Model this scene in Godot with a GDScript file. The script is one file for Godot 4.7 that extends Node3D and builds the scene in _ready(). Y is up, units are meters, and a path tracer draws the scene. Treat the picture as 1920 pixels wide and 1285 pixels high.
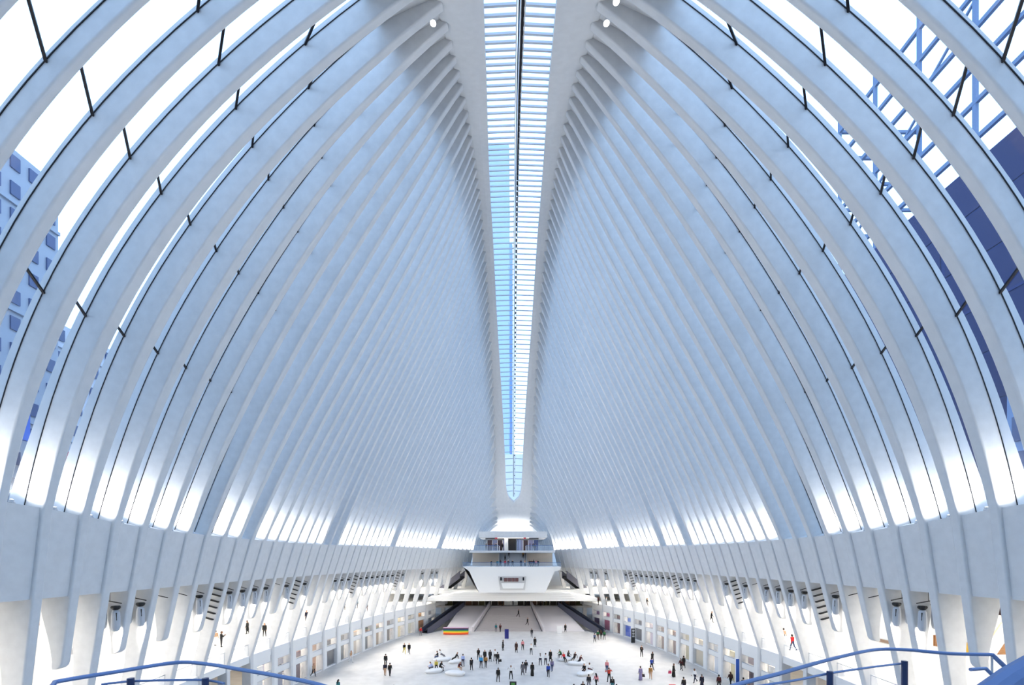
extends Node3D
# A white ribbed transit hall: y = 0 is the hall floor, the camera looks along -z, d is the distance ahead of the camera.
const F := 800.0          # focal length in pixels of the 1920x1285 frame
const EYE := 14.8         # camera height above the hall floor
const HORIZON := 1050.0   # image row of the horizon
const AX := 0.42          # the hall's axis lies a little to the right of the camera
const K := 1.18           # scale of the tables below, in metres
const P := 1.838          # spacing of the ribs
const T := 0.42           # thickness of a rib along the hall
const I0 := -14
const I1 := 46         # last rib that stands on the band
const I2 := 52         # the shorter ribs beyond it stand on the upper balcony
const BAND := 12.9        # underside of the white band
const MEZZ := 5.3

var M := {}
var tints := {}
var names := {}
var rng := RandomNumberGenerator.new()

# ---------------------------------------------------------------- small helpers
func mat(key: String, c: Color, rough := 0.5, metal := 0.0, more := {}) -> StandardMaterial3D:
	var m := StandardMaterial3D.new()
	m.resource_name = key
	m.albedo_color = c
	m.roughness = rough
	m.metallic = metal
	m.cull_mode = BaseMaterial3D.CULL_DISABLED
	for k in more:
		m.set(k, more[k])
	M[key] = m
	return m

func tint(c: Color, rough := 0.75) -> StandardMaterial3D:
	var key := "tint " + c.to_html(false) + " %.2f" % rough
	if not tints.has(key):
		tints[key] = mat(key, c, rough)
	return tints[key]

func lamp_mat(key: String, c: Color, e: float) -> StandardMaterial3D:
	return mat(key, c, 0.5, 0.0, {"emission_enabled": true, "emission": c, "emission_energy_multiplier": e})

func glass_mat(key: String, a: float, c := Color(0.9, 0.95, 1.0)) -> StandardMaterial3D:
	return mat(key, Color(c.r, c.g, c.b, a), 0.03, 0.0, {"transparency": BaseMaterial3D.TRANSPARENCY_ALPHA})

func noise_tex(f: float, lo: Color, hi: Color, size := 512, oct := 4, sd := 1) -> NoiseTexture2D:
	var n := FastNoiseLite.new()
	n.seed = sd
	n.frequency = f
	n.fractal_octaves = oct
	var g := Gradient.new()
	g.set_color(0, lo)
	g.set_color(1, hi)
	var t := NoiseTexture2D.new()
	t.width = size
	t.height = size
	t.seamless = true
	t.noise = n
	t.color_ramp = g
	return t

func numbered(called: String) -> String:
	names[called] = names.get(called, -1) + 1
	return called if names[called] == 0 else "%s_%03d" % [called, names[called]]

func tag(o: Node, label: String, category := "", group := "", kind := "") -> Node:
	if label:
		o.set_meta("label", label)
	if category:
		o.set_meta("category", category)
	if group:
		o.set_meta("group", group)
	if kind:
		o.set_meta("kind", kind)
	return o

func thing(called: String, label: String, category: String, at := Vector3.ZERO, group := "", kind := "") -> Node3D:
	var o := Node3D.new()
	o.name = numbered(called)
	add_child(o)
	o.position = at
	tag(o, label, category, group, kind)
	return o

func st() -> SurfaceTool:
	var s := SurfaceTool.new()
	s.begin(Mesh.PRIMITIVE_TRIANGLES)
	s.set_smooth_group(-1)
	return s

func made(s: SurfaceTool, called: String, m: Material, parent: Node) -> MeshInstance3D:
	s.generate_normals()
	return put(s.commit(), called, m, parent)

func put(mesh: Mesh, called: String, m: Material, parent: Node) -> MeshInstance3D:
	var o := MeshInstance3D.new()
	o.mesh = mesh
	if m:
		o.material_override = m if mesh.get_surface_count() == 1 else null
	o.name = called
	parent.add_child(o, true)
	return o

func quad(s: SurfaceTool, a: Vector3, b: Vector3, c: Vector3, e: Vector3) -> void:
	for v in [a, b, c, a, c, e]:
		s.add_vertex(v)

func hexa(s: SurfaceTool, a: Array, b: Array) -> void:   # two four-cornered ends joined
	quad(s, a[0], a[1], a[2], a[3])
	quad(s, b[3], b[2], b[1], b[0])
	for k in 4:
		var n := (k + 1) % 4
		quad(s, a[k], b[k], b[n], a[n])

func box(s: SurfaceTool, lo: Vector3, hi: Vector3) -> void:
	hexa(s, [Vector3(lo.x, lo.y, lo.z), Vector3(hi.x, lo.y, lo.z), Vector3(hi.x, hi.y, lo.z), Vector3(lo.x, hi.y, lo.z)],
		[Vector3(lo.x, lo.y, hi.z), Vector3(hi.x, lo.y, hi.z), Vector3(hi.x, hi.y, hi.z), Vector3(lo.x, hi.y, hi.z)])

func boxc(s: SurfaceTool, c: Vector3, size: Vector3) -> void:
	box(s, c - size / 2, c + size / 2)

func bar(s: SurfaceTool, a: Vector3, b: Vector3, w: float, h: float, up := Vector3.UP) -> void:   # a rectangular bar from a to b
	var dir := (b - a).normalized()
	var side := dir.cross(up)
	side = (side if side.length() > 0.01 else dir.cross(Vector3.RIGHT)).normalized()
	var top := side.cross(dir).normalized()
	var q := [side * w / 2 + top * h / 2, -side * w / 2 + top * h / 2, -side * w / 2 - top * h / 2, side * w / 2 - top * h / 2]
	hexa(s, q.map(func(v): return a + v), q.map(func(v): return b + v))

func tube(s: SurfaceTool, pts: Array, r, n := 8) -> void:   # r: a radius or an array of radii
	var rings := []
	for k in pts.size():
		var dir: Vector3 = (pts[mini(k + 1, pts.size() - 1)] - pts[maxi(k - 1, 0)]).normalized()
		var side := dir.cross(Vector3.UP)
		side = (side if side.length() > 0.05 else dir.cross(Vector3.RIGHT)).normalized()
		var top := side.cross(dir).normalized()
		var rad: float = r[k] if r is Array else r
		var ring := []
		for j in n:
			var a := TAU * j / n
			ring.append(pts[k] + (side * cos(a) + top * sin(a)) * rad)
		rings.append(ring)
	for k in rings.size() - 1:
		for j in n:
			var e := (j + 1) % n
			quad(s, rings[k][j], rings[k + 1][j], rings[k + 1][e], rings[k][e])
	for end in [0, rings.size() - 1]:
		for j in range(1, n - 1):
			s.add_vertex(rings[end][0])
			s.add_vertex(rings[end][j])
			s.add_vertex(rings[end][j + 1])

func lathe(s: SurfaceTool, at: Vector3, prof: Array, n := 12) -> void:   # prof: [radius, height] pairs
	for k in prof.size() - 1:
		for j in n:
			var a := TAU * j / n
			var b := TAU * (j + 1) / n
			var p0 := at + Vector3(cos(a) * prof[k][0], prof[k][1], sin(a) * prof[k][0])
			var p1 := at + Vector3(cos(b) * prof[k][0], prof[k][1], sin(b) * prof[k][0])
			var p2 := at + Vector3(cos(b) * prof[k + 1][0], prof[k + 1][1], sin(b) * prof[k + 1][0])
			var p3 := at + Vector3(cos(a) * prof[k + 1][0], prof[k + 1][1], sin(a) * prof[k + 1][0])
			quad(s, p0, p3, p2, p1)

func spline(x: float, t: Array) -> float:   # smooth curve through [x, y] pairs
	if x <= t[0][0]:
		return t[0][1]
	for k in t.size() - 1:
		if x <= t[k + 1][0]:
			var w: float = t[k + 1][0] - t[k][0]
			var m0: float = (t[k + 1][1] - t[maxi(k - 1, 0)][1]) / (t[k + 1][0] - t[maxi(k - 1, 0)][0])
			var m1: float = (t[mini(k + 2, t.size() - 1)][1] - t[k][1]) / (t[mini(k + 2, t.size() - 1)][0] - t[k][0])
			var u: float = (x - t[k][0]) / w
			return (2 * u * u * u - 3 * u * u + 1) * t[k][1] + (u * u * u - 2 * u * u + u) * w * m0 + (3 * u * u - 2 * u * u * u) * t[k + 1][1] + (u * u * u - u * u) * w * m1
	return t[-1][1]

func wp(px: float, py: float, d: float) -> Vector3:   # the point at distance d seen at that pixel
	return Vector3((px - 960) * d / F, EYE - (py - HORIZON) * d / F, -d)

func on_level(px: float, py: float, y: float) -> Vector3:   # where that pixel's ray meets a floor
	return wp(px, py, F * (EYE - y) / (py - HORIZON))

# ---------------------------------------------------------------- the shape of the hall
const WIDTH := [[-14, 18.3], [0, 19.0], [8, 19.25], [13, 19.25], [20, 18.6], [25, 17.7], [30, 16.5], [36, 14.1], [42, 10.8], [46, 8.3], [52, 6.2]]
const LEDGE := [[-14, 2.6], [-6, 2.4], [0, 2.05], [2, 1.75], [5, 1.52], [13, 1.42], [20, 1.55], [28, 1.8], [46, 1.95]]
const HEIGHT := [[-14, 18.5], [-8, 20.0], [-3, 21.6], [0, 23.3], [2, 25.3], [5, 28.4], [7, 30.2], [10, 32.3], [14, 34.6], [17, 35.6], [20, 36.0], [26, 34.6], [34, 29.7], [40, 23.1], [46, 10.9], [52, 6.4]]
const SPREAD := [[-14, 0.6], [-4, 0.9], [0, 1.4], [5, 2.6], [10, 3.3], [20, 3.6], [30, 3.5], [46, 2.8]]   # how far the columns lean out by the mezzanine
const TIP := 4.0

func dist(i: float) -> float:
	return (10.9 + i) * P

func index(d: float) -> float:
	return d / P - 10.9

func width(i: float) -> float: return K * spline(i, WIDTH)
func slim(i: float) -> float:   # the ribs grow slimmer towards the viewing end
	return clampf(0.97 + 0.125 * i, 0.5, 1.0)

func thick(i: float, y: float) -> float:   # a rib is thickest a third of the way up
	var u := clampf((y - ledge(i)) / (apex(i) - ledge(i)), 0, 1)
	return K * slim(i) * (0.40 + 0.09 * sin(PI * minf(u / 0.7, 1.0)) - 0.06 * smoothstep(0.5, 1.0, u))

func ledge(i: float) -> float: return EYE + K * spline(i, LEDGE)
func apex(i: float) -> float: return EYE + K * spline(i, HEIGHT)

func inner(i: float, y: float) -> float:   # half-width of the hall at the ribs' inner edge
	var w := width(i)
	var yl := ledge(i)
	if y < yl:
		return w + spline(i, SPREAD) * minf((yl - y) / (yl - MEZZ), 1.0)
	var h := apex(i)
	var r := minf((h - yl) / w, 1.62) - 1.2
	var a := 0.6233 - 1.1189 * r
	var b := 0.1783 - 1.2898 * r
	var u := minf((y - yl) / (h - yl), 1.0)
	return TIP + (w - TIP) * (1 - u) * (1 + a * u + b * u * u)

func at_rib(i: float, y: float, out: float) -> Vector2:   # (x from the axis, y), moved outwards by out
	var e := 0.05
	var hi := minf(y + e, apex(i))
	var lo := hi - 2 * e
	var tang := Vector2(inner(i, hi) - inner(i, lo), hi - lo).normalized()
	return Vector2(inner(i, y), y) - Vector2(-tang.y, tang.x) * out

func world(side: int, v: Vector2, d: float) -> Vector3:
	return Vector3(AX + side * v.x, v.y, -d)

func glass_depth(i: float, y: float) -> float:   # how far the glazing sits behind the ribs' inner edge
	return K * slim(i) * lerpf(0.80, 1.0, smoothstep(0.0, 12.0, y - ledge(i)))

func glass_top(i: float) -> float:   # height where the glazing gives way to solid panels under the spine
	return apex(i) - clampf(0.075 * (apex(i) - ledge(i)), 0.9, 2.8)

# ---------------------------------------------------------------- the scene
func _ready() -> void:
	rng.seed = 7
	camera_and_light()
	materials()
	shell()
	ribs(-1)
	ribs(1)
	glazing(-1)
	glazing(1)
	spine()
	lower_levels(-1)
	lower_levels(1)
	far_end()
	fixtures(-1)
	fixtures(1)
	shops(-1)
	shops(1)
	outside()
	railings()
	furniture()
	people()

func camera_and_light() -> void:
	var c := Camera3D.new()
	c.name = "camera"
	c.projection = Camera3D.PROJECTION_FRUSTUM
	c.near = 0.05
	c.far = 2000.0
	c.size = 1285.0 / F * c.near
	c.frustum_offset = Vector2(0, (HORIZON - 642.5) / F * c.near)
	c.position = Vector3(0, EYE, 0)
	add_child(c)
	c.current = true
	var e := Environment.new()
	var sm := ProceduralSkyMaterial.new()
	sm.sky_top_color = Color(0.69, 0.83, 1.0)
	sm.sky_horizon_color = Color(0.74, 0.87, 1.0)
	sm.sky_curve = 0.3
	sm.ground_bottom_color = Color(0.5, 0.6, 0.75)
	sm.ground_horizon_color = Color(0.76, 0.87, 1.0)
	sm.sun_angle_max = 0.0
	sm.energy_multiplier = 2.6
	var sky := Sky.new()
	sky.sky_material = sm
	e.background_mode = Environment.BG_SKY
	e.sky = sky
	e.tonemap_mode = Environment.TONE_MAPPER_LINEAR
	e.tonemap_exposure = 1.13
	e.sdfgi_enabled = true
	e.ssao_enabled = true
	e.ssil_enabled = true
	var w := WorldEnvironment.new()
	w.name = "environment"
	w.environment = e
	add_child(w)

func spot(parent: Node, at: Vector3, towards: Vector3, energy: float, angle: float, c := Color.WHITE, size := 0.15) -> void:
	var l := SpotLight3D.new()
	l.name = "light"
	parent.add_child(l, true)
	l.light_color = c
	l.light_energy = energy
	l.spot_angle = angle
	l.spot_angle_attenuation = 1.0
	l.spot_range = 200.0
	l.spot_attenuation = 2.0
	l.light_size = size
	l.shadow_enabled = true
	var dir := (towards - at).normalized()
	l.transform = Transform3D(Basis.looking_at(dir, Vector3.UP if absf(dir.y) < 0.98 else Vector3.FORWARD), at)

func area(parent: Node, at: Vector3, towards: Vector3, size: Vector2, energy: float, c := Color.WHITE, turn := 0.0) -> void:
	var l := AreaLight3D.new()
	l.name = "light"
	parent.add_child(l, true)
	l.light_color = c
	l.light_energy = energy
	l.area_size = size
	l.area_range = 200.0
	l.shadow_enabled = true
	var dir := (towards - at).normalized()
	var b := Basis.looking_at(dir, Vector3.UP if absf(dir.y) < 0.98 else Vector3.FORWARD)
	l.transform = Transform3D(b.rotated(Vector3.UP, turn), at)

func materials() -> void:
	var fine := noise_tex(0.02, Color(0.885, 0.885, 0.885), Color(0.93, 0.93, 0.93), 512, 5, 3)
	mat("white_steel", Color(0.93, 0.935, 0.94), 0.5, 0.0, {"albedo_texture": fine, "uv1_triplanar": true, "uv1_world_triplanar": true, "uv1_scale": Vector3(0.13, 0.13, 0.13), "specular_mode": BaseMaterial3D.SPECULAR_DISABLED})
	mat("white_plaster", Color(0.92, 0.92, 0.915), 0.7)
	mat("grey_steel", Color(0.72, 0.74, 0.77), 0.45)
	mat("dark_metal", Color(0.05, 0.055, 0.09), 0.45, 0.4)
	mat("black", Color(0.03, 0.03, 0.04), 0.5)
	mat("marble", Color(0.82, 0.815, 0.81), 0.32, 0.0, {"albedo_texture": noise_tex(0.015, Color(0.9, 0.9, 0.9), Color(1, 1, 1), 512, 6, 9), "uv1_triplanar": true, "uv1_world_triplanar": true, "uv1_scale": Vector3(0.07, 0.07, 0.07)})
	mat("stair_stone", Color(0.66, 0.64, 0.65), 0.6)
	mat("grey_stone", Color(0.75, 0.74, 0.76), 0.6)
	mat("beige", Color(0.84, 0.79, 0.73), 0.7)
	mat("wood", Color(0.68, 0.50, 0.34), 0.5, 0.0, {"albedo_texture": noise_tex(0.03, Color(0.8, 0.76, 0.7), Color(1, 1, 1), 256, 3, 4), "uv1_triplanar": true, "uv1_scale": Vector3(0.3, 2.0, 0.3)})
	mat("blue_steel", Color(0.40, 0.50, 0.68), 0.35, 0.2)
	mat("street", Color(0.42, 0.42, 0.43), 0.9)
	glass_mat("glass", 0.05)
	glass_mat("rail_glass", 0.10, Color(0.75, 0.87, 1.0))
	glass_mat("shop_glass", 0.06)
	lamp_mat("lamp", Color(1.0, 0.99, 0.97), 6.0)
	lamp_mat("soft_lamp", Color(1.0, 0.98, 0.95), 1.2)
	lamp_mat("ceiling_lamp", Color(1.0, 0.96, 0.90), 3.0)

func strip_mesh(rows: Array, s: SurfaceTool) -> void:   # rows of points joined by quads
	for k in rows.size() - 1:
		for j in rows[k].size() - 1:
			quad(s, rows[k][j], rows[k + 1][j], rows[k + 1][j + 1], rows[k][j + 1])

func shell() -> void:
	var s := st()
	box(s, Vector3(-60, -0.5, -119), Vector3(60, 0, 14))
	var o := thing("floor", "wide polished white floor of the hall", "floor", Vector3.ZERO, "", "structure")
	made(s, "slab", M.marble, o)
	s = st()
	box(s, Vector3(-60, 0, 12.5), Vector3(60, 60, 13.0))
	o = thing("wall_back", "plain white end wall behind the viewing balcony", "wall", Vector3.ZERO, "", "structure")
	made(s, "wall_panel", M.white_plaster, o)
	s = st()
	box(s, Vector3(-9, EYE - 2.05, -1.2), Vector3(9, EYE - 1.65, 12.5))
	o = thing("floor_viewing_balcony", "viewing balcony floor above the hall", "floor", Vector3.ZERO, "", "structure")
	made(s, "slab", M.marble, o)

# ---------------------------------------------------------------- ribs, band, ledge
func rib_mesh(side: int, i: int) -> ArrayMesh:
	var column := posmod(i, 2) == 0
	var yb := 0.0 if column else 9.1
	var yl := ledge(i)
	var h := apex(i)
	var ys := []      # [height, inset of the inner edge, depth]
	if i > I1:
		pass
	elif column:
		for k in 9:
			var y := lerpf(MEZZ, BAND, (k - 1) / 8.0) if k else 0.0
			ys.append([y, 0.0, 0.88 + 0.82 * smoothstep(7.6, BAND, y)])
	else:
		var r := 0.4
		for k in 6:
			var a := PI / 2 * k / 5.0
			var y := yb + r * (1 - cos(a))
			ys.append([y, r * (1 - sin(a)), 0.42 + 0.08 * sin(a)])
		for k in range(1, 6):
			var y := lerpf(yb + r, BAND, k / 6.0)
			ys.append([y, 0.0, lerpf(0.5, 1.7, smoothstep(yb, BAND + 0.4, y))])
	for k in (4 if i <= I1 else 0):
		ys.append([lerpf(BAND, yl, k / 4.0), 0.0, 1.7])
	for k in 31:
		var u := k / 30.0
		u = u * (1.35 - 0.35 * u)
		ys.append([lerpf(yl, h, u), 0.0, lerpf(lerpf(1.7, 1.5, minf(u * 8.0, 1.0)), 1.4, u) * lerpf(1.0, slim(i), minf(u * 8.0, 1.0))])
	var d := dist(i)
	var r := 0.09
	var arr := []
	arr.resize(Mesh.ARRAY_MAX)
	var vs := PackedVector3Array()
	var ns := PackedVector3Array()
	var ix := PackedInt32Array()
	var cols := 0
	for row in ys:
		var e: float = row[1]
		var D: float = maxf(row[2], e + 0.01)
		var p0 := at_rib(i, row[0], 0)
		var nrm := p0 - at_rib(i, row[0], 1)     # inwards
		var t := thick(i, row[0])
		var sec := [[-D, 0, 0, -1], [-r - e, 0, 0, -1], [-0.29 * r - e, 0.29 * r, 0.7, -0.7], [-e, r, 1, 0], [-e, t - r, 1, 0], [-0.29 * r - e, t - 0.29 * r, 0.7, 0.7], [-r - e, t, 0, 1], [-D, t, 0, 1], [-D, t, -1, 0], [-D, 0, -1, 0]]
		cols = sec.size()
		for q in sec:
			vs.append(world(side, p0 + nrm * maxf(q[0], -D), d + q[1]))
			ns.append(Vector3(side * nrm.x * q[2], nrm.y * q[2], -q[3]).normalized())
	for k in ys.size() - 1:
		for j in cols - 1:
			if j == 7:
				continue
			var a := k * cols + j
			var q := [a, a + cols, a + cols + 1, a, a + cols + 1, a + 1]
			if side > 0:
				q.reverse()
			ix.append_array(PackedInt32Array(q))
	arr[Mesh.ARRAY_VERTEX] = vs
	arr[Mesh.ARRAY_NORMAL] = ns
	arr[Mesh.ARRAY_INDEX] = ix
	var m := ArrayMesh.new()
	m.add_surface_from_arrays(Mesh.PRIMITIVE_TRIANGLES, arr)
	return m

func ribs(side: int) -> void:
	var which := "left" if side < 0 else "right"
	var o := thing("wall_" + which, "curving %s wall of slender white steel ribs standing on a white band" % which, "wall", Vector3.ZERO, "", "structure")
	for i in range(I0, I2 + 1):
		put(rib_mesh(side, i), "rib", M.white_steel, o)
	for i in range(I0, I2):
		var s := st()
		var ends := []
		for e in [[i, dist(i) + 0.3], [i + 1, dist(i + 1) + 0.02]]:
			var f: float = e[0]
			var yl := ledge(f)
			ends.append([at_rib(f, BAND, 0.16), at_rib(f, yl, 0.16), at_rib(f, yl, 1.8), at_rib(f, BAND, 1.8)].map(func(v): return world(side, v, e[1])))
		if i < I1:
			hexa(s, ends[0], ends[1])
			made(s, "spandrel_panel", M.white_steel, o)
		s = st()       # solid panels between the ribs under the spine
		var rows := []
		for k in 7:
			var u := k / 6.0
			var row := []
			for e in [[i, dist(i) + 0.3], [i + 1, dist(i + 1) + 0.02]]:
				var f: float = e[0]
				row.append(world(side, at_rib(f, lerpf(glass_top(f), apex(f), u), lerpf(K * slim(f), 0.4, u)), e[1]))
			rows.append(row)
		strip_mesh(rows, s)
		made(s, "soffit_panel", M.white_steel, o)

const TRANSOMS := [9.3, 14.0, 17.3, 19.8, 22.0, 24.2]

func glazing(side: int) -> void:
	var which := "left" if side < 0 else "right"
	for i in range(I0, I2):
		var near := i >= -6 and i <= 6
		var o := thing("window_%d" % (2 * (i - I0) + (1 if side < 0 else 2)), "tall curved glass strip between two white ribs on the %s wall" % which, "window", Vector3.ZERO, "glass strips between the %s ribs" % which, "structure")
		var za := dist(i) + 0.32
		var zb := dist(i + 1)
		var levels := [0.0]
		if near:
			for t in TRANSOMS:
				if EYE + K * t + 1.4 < glass_top(i + 1) and EYE + K * t + 1.4 < glass_top(i):
					levels.append(K * t)
		levels.append(99.0)
		for k in levels.size() - 1:
			var s := st()
			var rows := []
			var n := 5 if near else 14
			var h := []
			for q in 2:      # heights at the near rib and the far rib
				var f: int = i + q
				var rise := 0.77 if q == 0 else 0.0
				h.append([ledge(f) if k == 0 else EYE + levels[k] + rise, glass_top(f) if k == levels.size() - 2 else EYE + levels[k + 1] + rise])
			for j in n + 1:
				var u := j / float(n)
				var row := []
				for q in 2:
					var y := lerpf(h[q][0], h[q][1], u)
					row.append(world(side, at_rib(i + q, y, glass_depth(i + q, y)), zb if q else za))
				rows.append(row)
			strip_mesh(rows, s)
			made(s, "pane", M.glass, o)
			if near and k > 0:
				s = st()
				var a := world(side, at_rib(i, h[0][0], glass_depth(i, h[0][0]) - 0.06), za)
				var b := world(side, at_rib(i + 1, h[1][0], glass_depth(i + 1, h[1][0]) - 0.06), zb)
				bar(s, a, b, 0.09, 0.09)
				made(s, "transom", M.dark_metal, o)
		if near:
			var s := st()
			for q in 2:
				var f: int = i + q
				var pts := []
				for j in 25:
					var y := lerpf(ledge(f), glass_top(f), j / 24.0)
					pts.append(world(side, at_rib(f, y, glass_depth(f, y) - 0.03), za + 0.14 if q == 0 else zb - 0.02))
				for j in 24:
					bar(s, pts[j], pts[j + 1], 0.025, 0.03)
			made(s, "gasket", M.dark_metal, o)

# ---------------------------------------------------------------- the spine and its skylight
const OPEN := [[-14, 1.2], [0, 1.55], [4, 1.8], [14, 2.4], [22, 2.5], [28, 2.45], [36, 2.1], [42, 1.7], [44.3, 1.45], [45.0, 1.0], [45.3, 0.3]]

func open_at(f: float) -> float: return K * spline(f, OPEN)

func spine() -> void:
	var o := thing("ceiling", "smooth white steel spine along the top of the hall", "ceiling", Vector3.ZERO, "", "structure")
	for side in [-1, 1]:
		for i in range(I0, I1):
			var s := st()
			var rows := []
			for k in 3:
				var f: float = i + k / 2.0
				var h := apex(f)
				var hw := open_at(f) if f < 45.3 else 0.0
				var row := []
				for q in [[hw, 0.55], [hw, 0.02], [lerpf(hw, TIP, 0.5), -0.03], [TIP, 0.02], [TIP + 0.35, 0.1], [TIP + 0.9, 0.6], [hw, 0.6]]:
					row.append(Vector3(AX + side * q[0], h + q[1], -dist(f)))
				rows.append(row)
			strip_mesh(rows, s)
			made(s, "spine_panel", M.white_steel, o)
	var w := thing("window_200", "long narrow skylight of glass panes running down the spine", "skylight", Vector3.ZERO, "", "structure")
	var n := int((45.0 - I0) * 2)
	for k in n:
		var fa := I0 + k / 2.0
		var fb := fa + 0.5
		for side in [-1, 1]:
			var s := st()
			quad(s, Vector3(AX + side * open_at(fa), apex(fa) + 0.45, -dist(fa)), Vector3(AX + side * 0.3, apex(fa) + 0.55, -dist(fa)), Vector3(AX + side * 0.3, apex(fb) + 0.55, -dist(fb)), Vector3(AX + side * open_at(fb), apex(fb) + 0.45, -dist(fb)))
			made(s, "pane", M.glass, w)
		var s := st()
		bar(s, Vector3(AX - open_at(fa), apex(fa) + 0.36, -dist(fa)), Vector3(AX - 0.2, apex(fa) + 0.46, -dist(fa)), 0.10, 0.14)
		bar(s, Vector3(AX + open_at(fa), apex(fa) + 0.36, -dist(fa)), Vector3(AX + 0.2, apex(fa) + 0.46, -dist(fa)), 0.10, 0.14)
		made(s, "glazing_bar", M.grey_steel, w)
		s = st()
		var c := Vector3(AX + 0.17, (apex(fa) + apex(fb)) / 2 + 0.42, -(dist(fa) + dist(fb)) / 2)
		boxc(s, c, Vector3(0.16, 0.1, 0.5))
		made(s, "vent_box", M.dark_metal, w)
	for q in [["ridge_beam", 0.09, 0.16, -0.03, "black"], ["ridge_rail", 0.08, 0.10, -0.16, "white_steel"], ["ridge_rail", 0.06, 0.10, 0.06, "white_steel"], ["ridge_rail", 0.08, 0.10, 0.28, "white_steel"]]:
		var s := st()
		for k in n:
			var fa := I0 + k / 2.0
			bar(s, Vector3(AX + q[3], apex(fa) + 0.42, -dist(fa)), Vector3(AX + q[3], apex(fa + 0.5) + 0.42, -dist(fa + 0.5)), q[1], q[2])
		made(s, q[0], M[q[4]], w)

# ---------------------------------------------------------------- mezzanine, back walls, street
func slab_along(side: int, ia: int, ib: int, xin: Callable, xout: Callable, y0: float, y1: float) -> SurfaceTool:
	var s := st()
	for i in range(ia, ib):
		var e := []
		for f in [i, i + 1]:
			var a: float = xin.call(f)
			var b: float = xout.call(f)
			e.append([Vector2(a, y0), Vector2(a, y1), Vector2(b, y1), Vector2(b, y0)].map(func(v): return world(side, v, dist(f))))
		hexa(s, e[0], e[1])
	return s

func edge(i: float) -> float: return inner(i, MEZZ) + 0.15
func back(i: float) -> float: return inner(i, 0) + 13.0

func lower_levels(side: int) -> void:
	var which := "left" if side < 0 else "right"
	var o := thing("floor_mezzanine_" + which, "white mezzanine slab along the %s side above the shops" % which, "mezzanine floor", Vector3.ZERO, "", "structure")
	made(slab_along(side, I0, 52, edge, back, 4.6, MEZZ), "slab", M.white_plaster, o)
	o = thing("ceiling_mezzanine_" + which, "white mezzanine ceiling behind the %s columns" % which, "ceiling", Vector3.ZERO, "", "structure")
	made(slab_along(side, I0, I1 + 6, func(f): return inner(f, BAND) + 1.2, func(f): return back(f) + 0.5, BAND, BAND + 0.5), "slab", M.white_plaster, o)
	o = thing("wall_mezzanine_" + which, "plain white rear wall of the %s mezzanine" % which, "wall", Vector3.ZERO, "", "structure")
	made(slab_along(side, I0, I1 + 6, back, func(f): return back(f) + 0.5, 0, BAND + 0.5), "wall_panel", M.white_plaster, o)
	o = thing("floor_street_" + which, "grey street pavement outside the %s glazing" % which, "street", Vector3.ZERO, "", "structure")
	made(slab_along(side, I0 - 2, I1 + 2, func(f): return width(clampf(f, I0, I1)) + 1.5, func(_f): return 170.0, 15.2, 15.6), "pavement", M.street, o)
	# glass balustrade along the mezzanine edge
	o = thing("balustrade", "clear glass balustrade with thin steel rail along the %s mezzanine" % which, "balustrade", Vector3(AX + side * edge(16), MEZZ, -dist(16)))
	var s := st()
	for i in range(4, I1 - 8):
		bar(s, world(side, Vector2(edge(i) + 0.1, MEZZ + 1.1), dist(i)) - o.position, world(side, Vector2(edge(i + 1) + 0.1, MEZZ + 1.1), dist(i + 1)) - o.position, 0.05, 0.05)
	made(s, "handrail", M.grey_steel, o)
	s = st()
	for i in range(4, I1 - 8):
		var a := world(side, Vector2(edge(i) + 0.1, MEZZ), dist(i)) - o.position
		var b := world(side, Vector2(edge(i + 1) + 0.1, MEZZ), dist(i + 1)) - o.position
		quad(s, a, b, b + Vector3(0, 1.05, 0), a + Vector3(0, 1.05, 0))
	made(s, "glass_panel", M.rail_glass, o)
	for i in range(4, I1 - 8, 2):
		s = st()
		var a := world(side, Vector2(edge(i) + 0.12, MEZZ), dist(i)) - o.position
		bar(s, a, a + Vector3(0, 1.08, 0), 0.03, 0.05)
		made(s, "post", M.grey_steel, o)
	# lit panels in the mezzanine ceiling
	for i in range(-8, I1, 4):
		var x := inner(i + 1, BAND) + 6.0
		var c := world(side, Vector2(x, BAND - 0.03), dist(i + 1))
		var l := thing("ceiling_light", "flush warm white ceiling light over the %s mezzanine" % which, "ceiling light", c, "ceiling lights over the %s mezzanine" % which)
		s = st()
		boxc(s, Vector3.ZERO, Vector3(2.4, 0.06, 3.4))
		made(s, "frame", M.white_plaster, l)
		s = st()
		boxc(s, Vector3(0, -0.035, 0), Vector3(2.2, 0.03, 3.2))
		made(s, "diffuser_light", M.ceiling_lamp, l)
		area(l, Vector3(0, -0.1, 0), Vector3(0, -2, 0), Vector2(2.2, 3.2), MEZZ_LIGHT, Color(1.0, 0.97, 0.93))

const MEZZ_LIGHT := 46.0
const UPLIGHT := 15.0
const DOWNLIGHT := 39.0
const SHOP_LIGHT := 22.0


# ---------------------------------------------------------------- lamps and fittings on the ribs
const DARK_LEFT := [5, 8, 16, 17, 27, 37]
const DARK_RIGHT := [6, 7, 8, 18, 22, 30, 38]
const LOUVRES := [7, 14, 22, 30]
const TRACK_ONLY := [4, 5, 12]
const EMPTY := [0, 1, 16, 17, 18, 32, 33, 34, 36]

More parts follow.
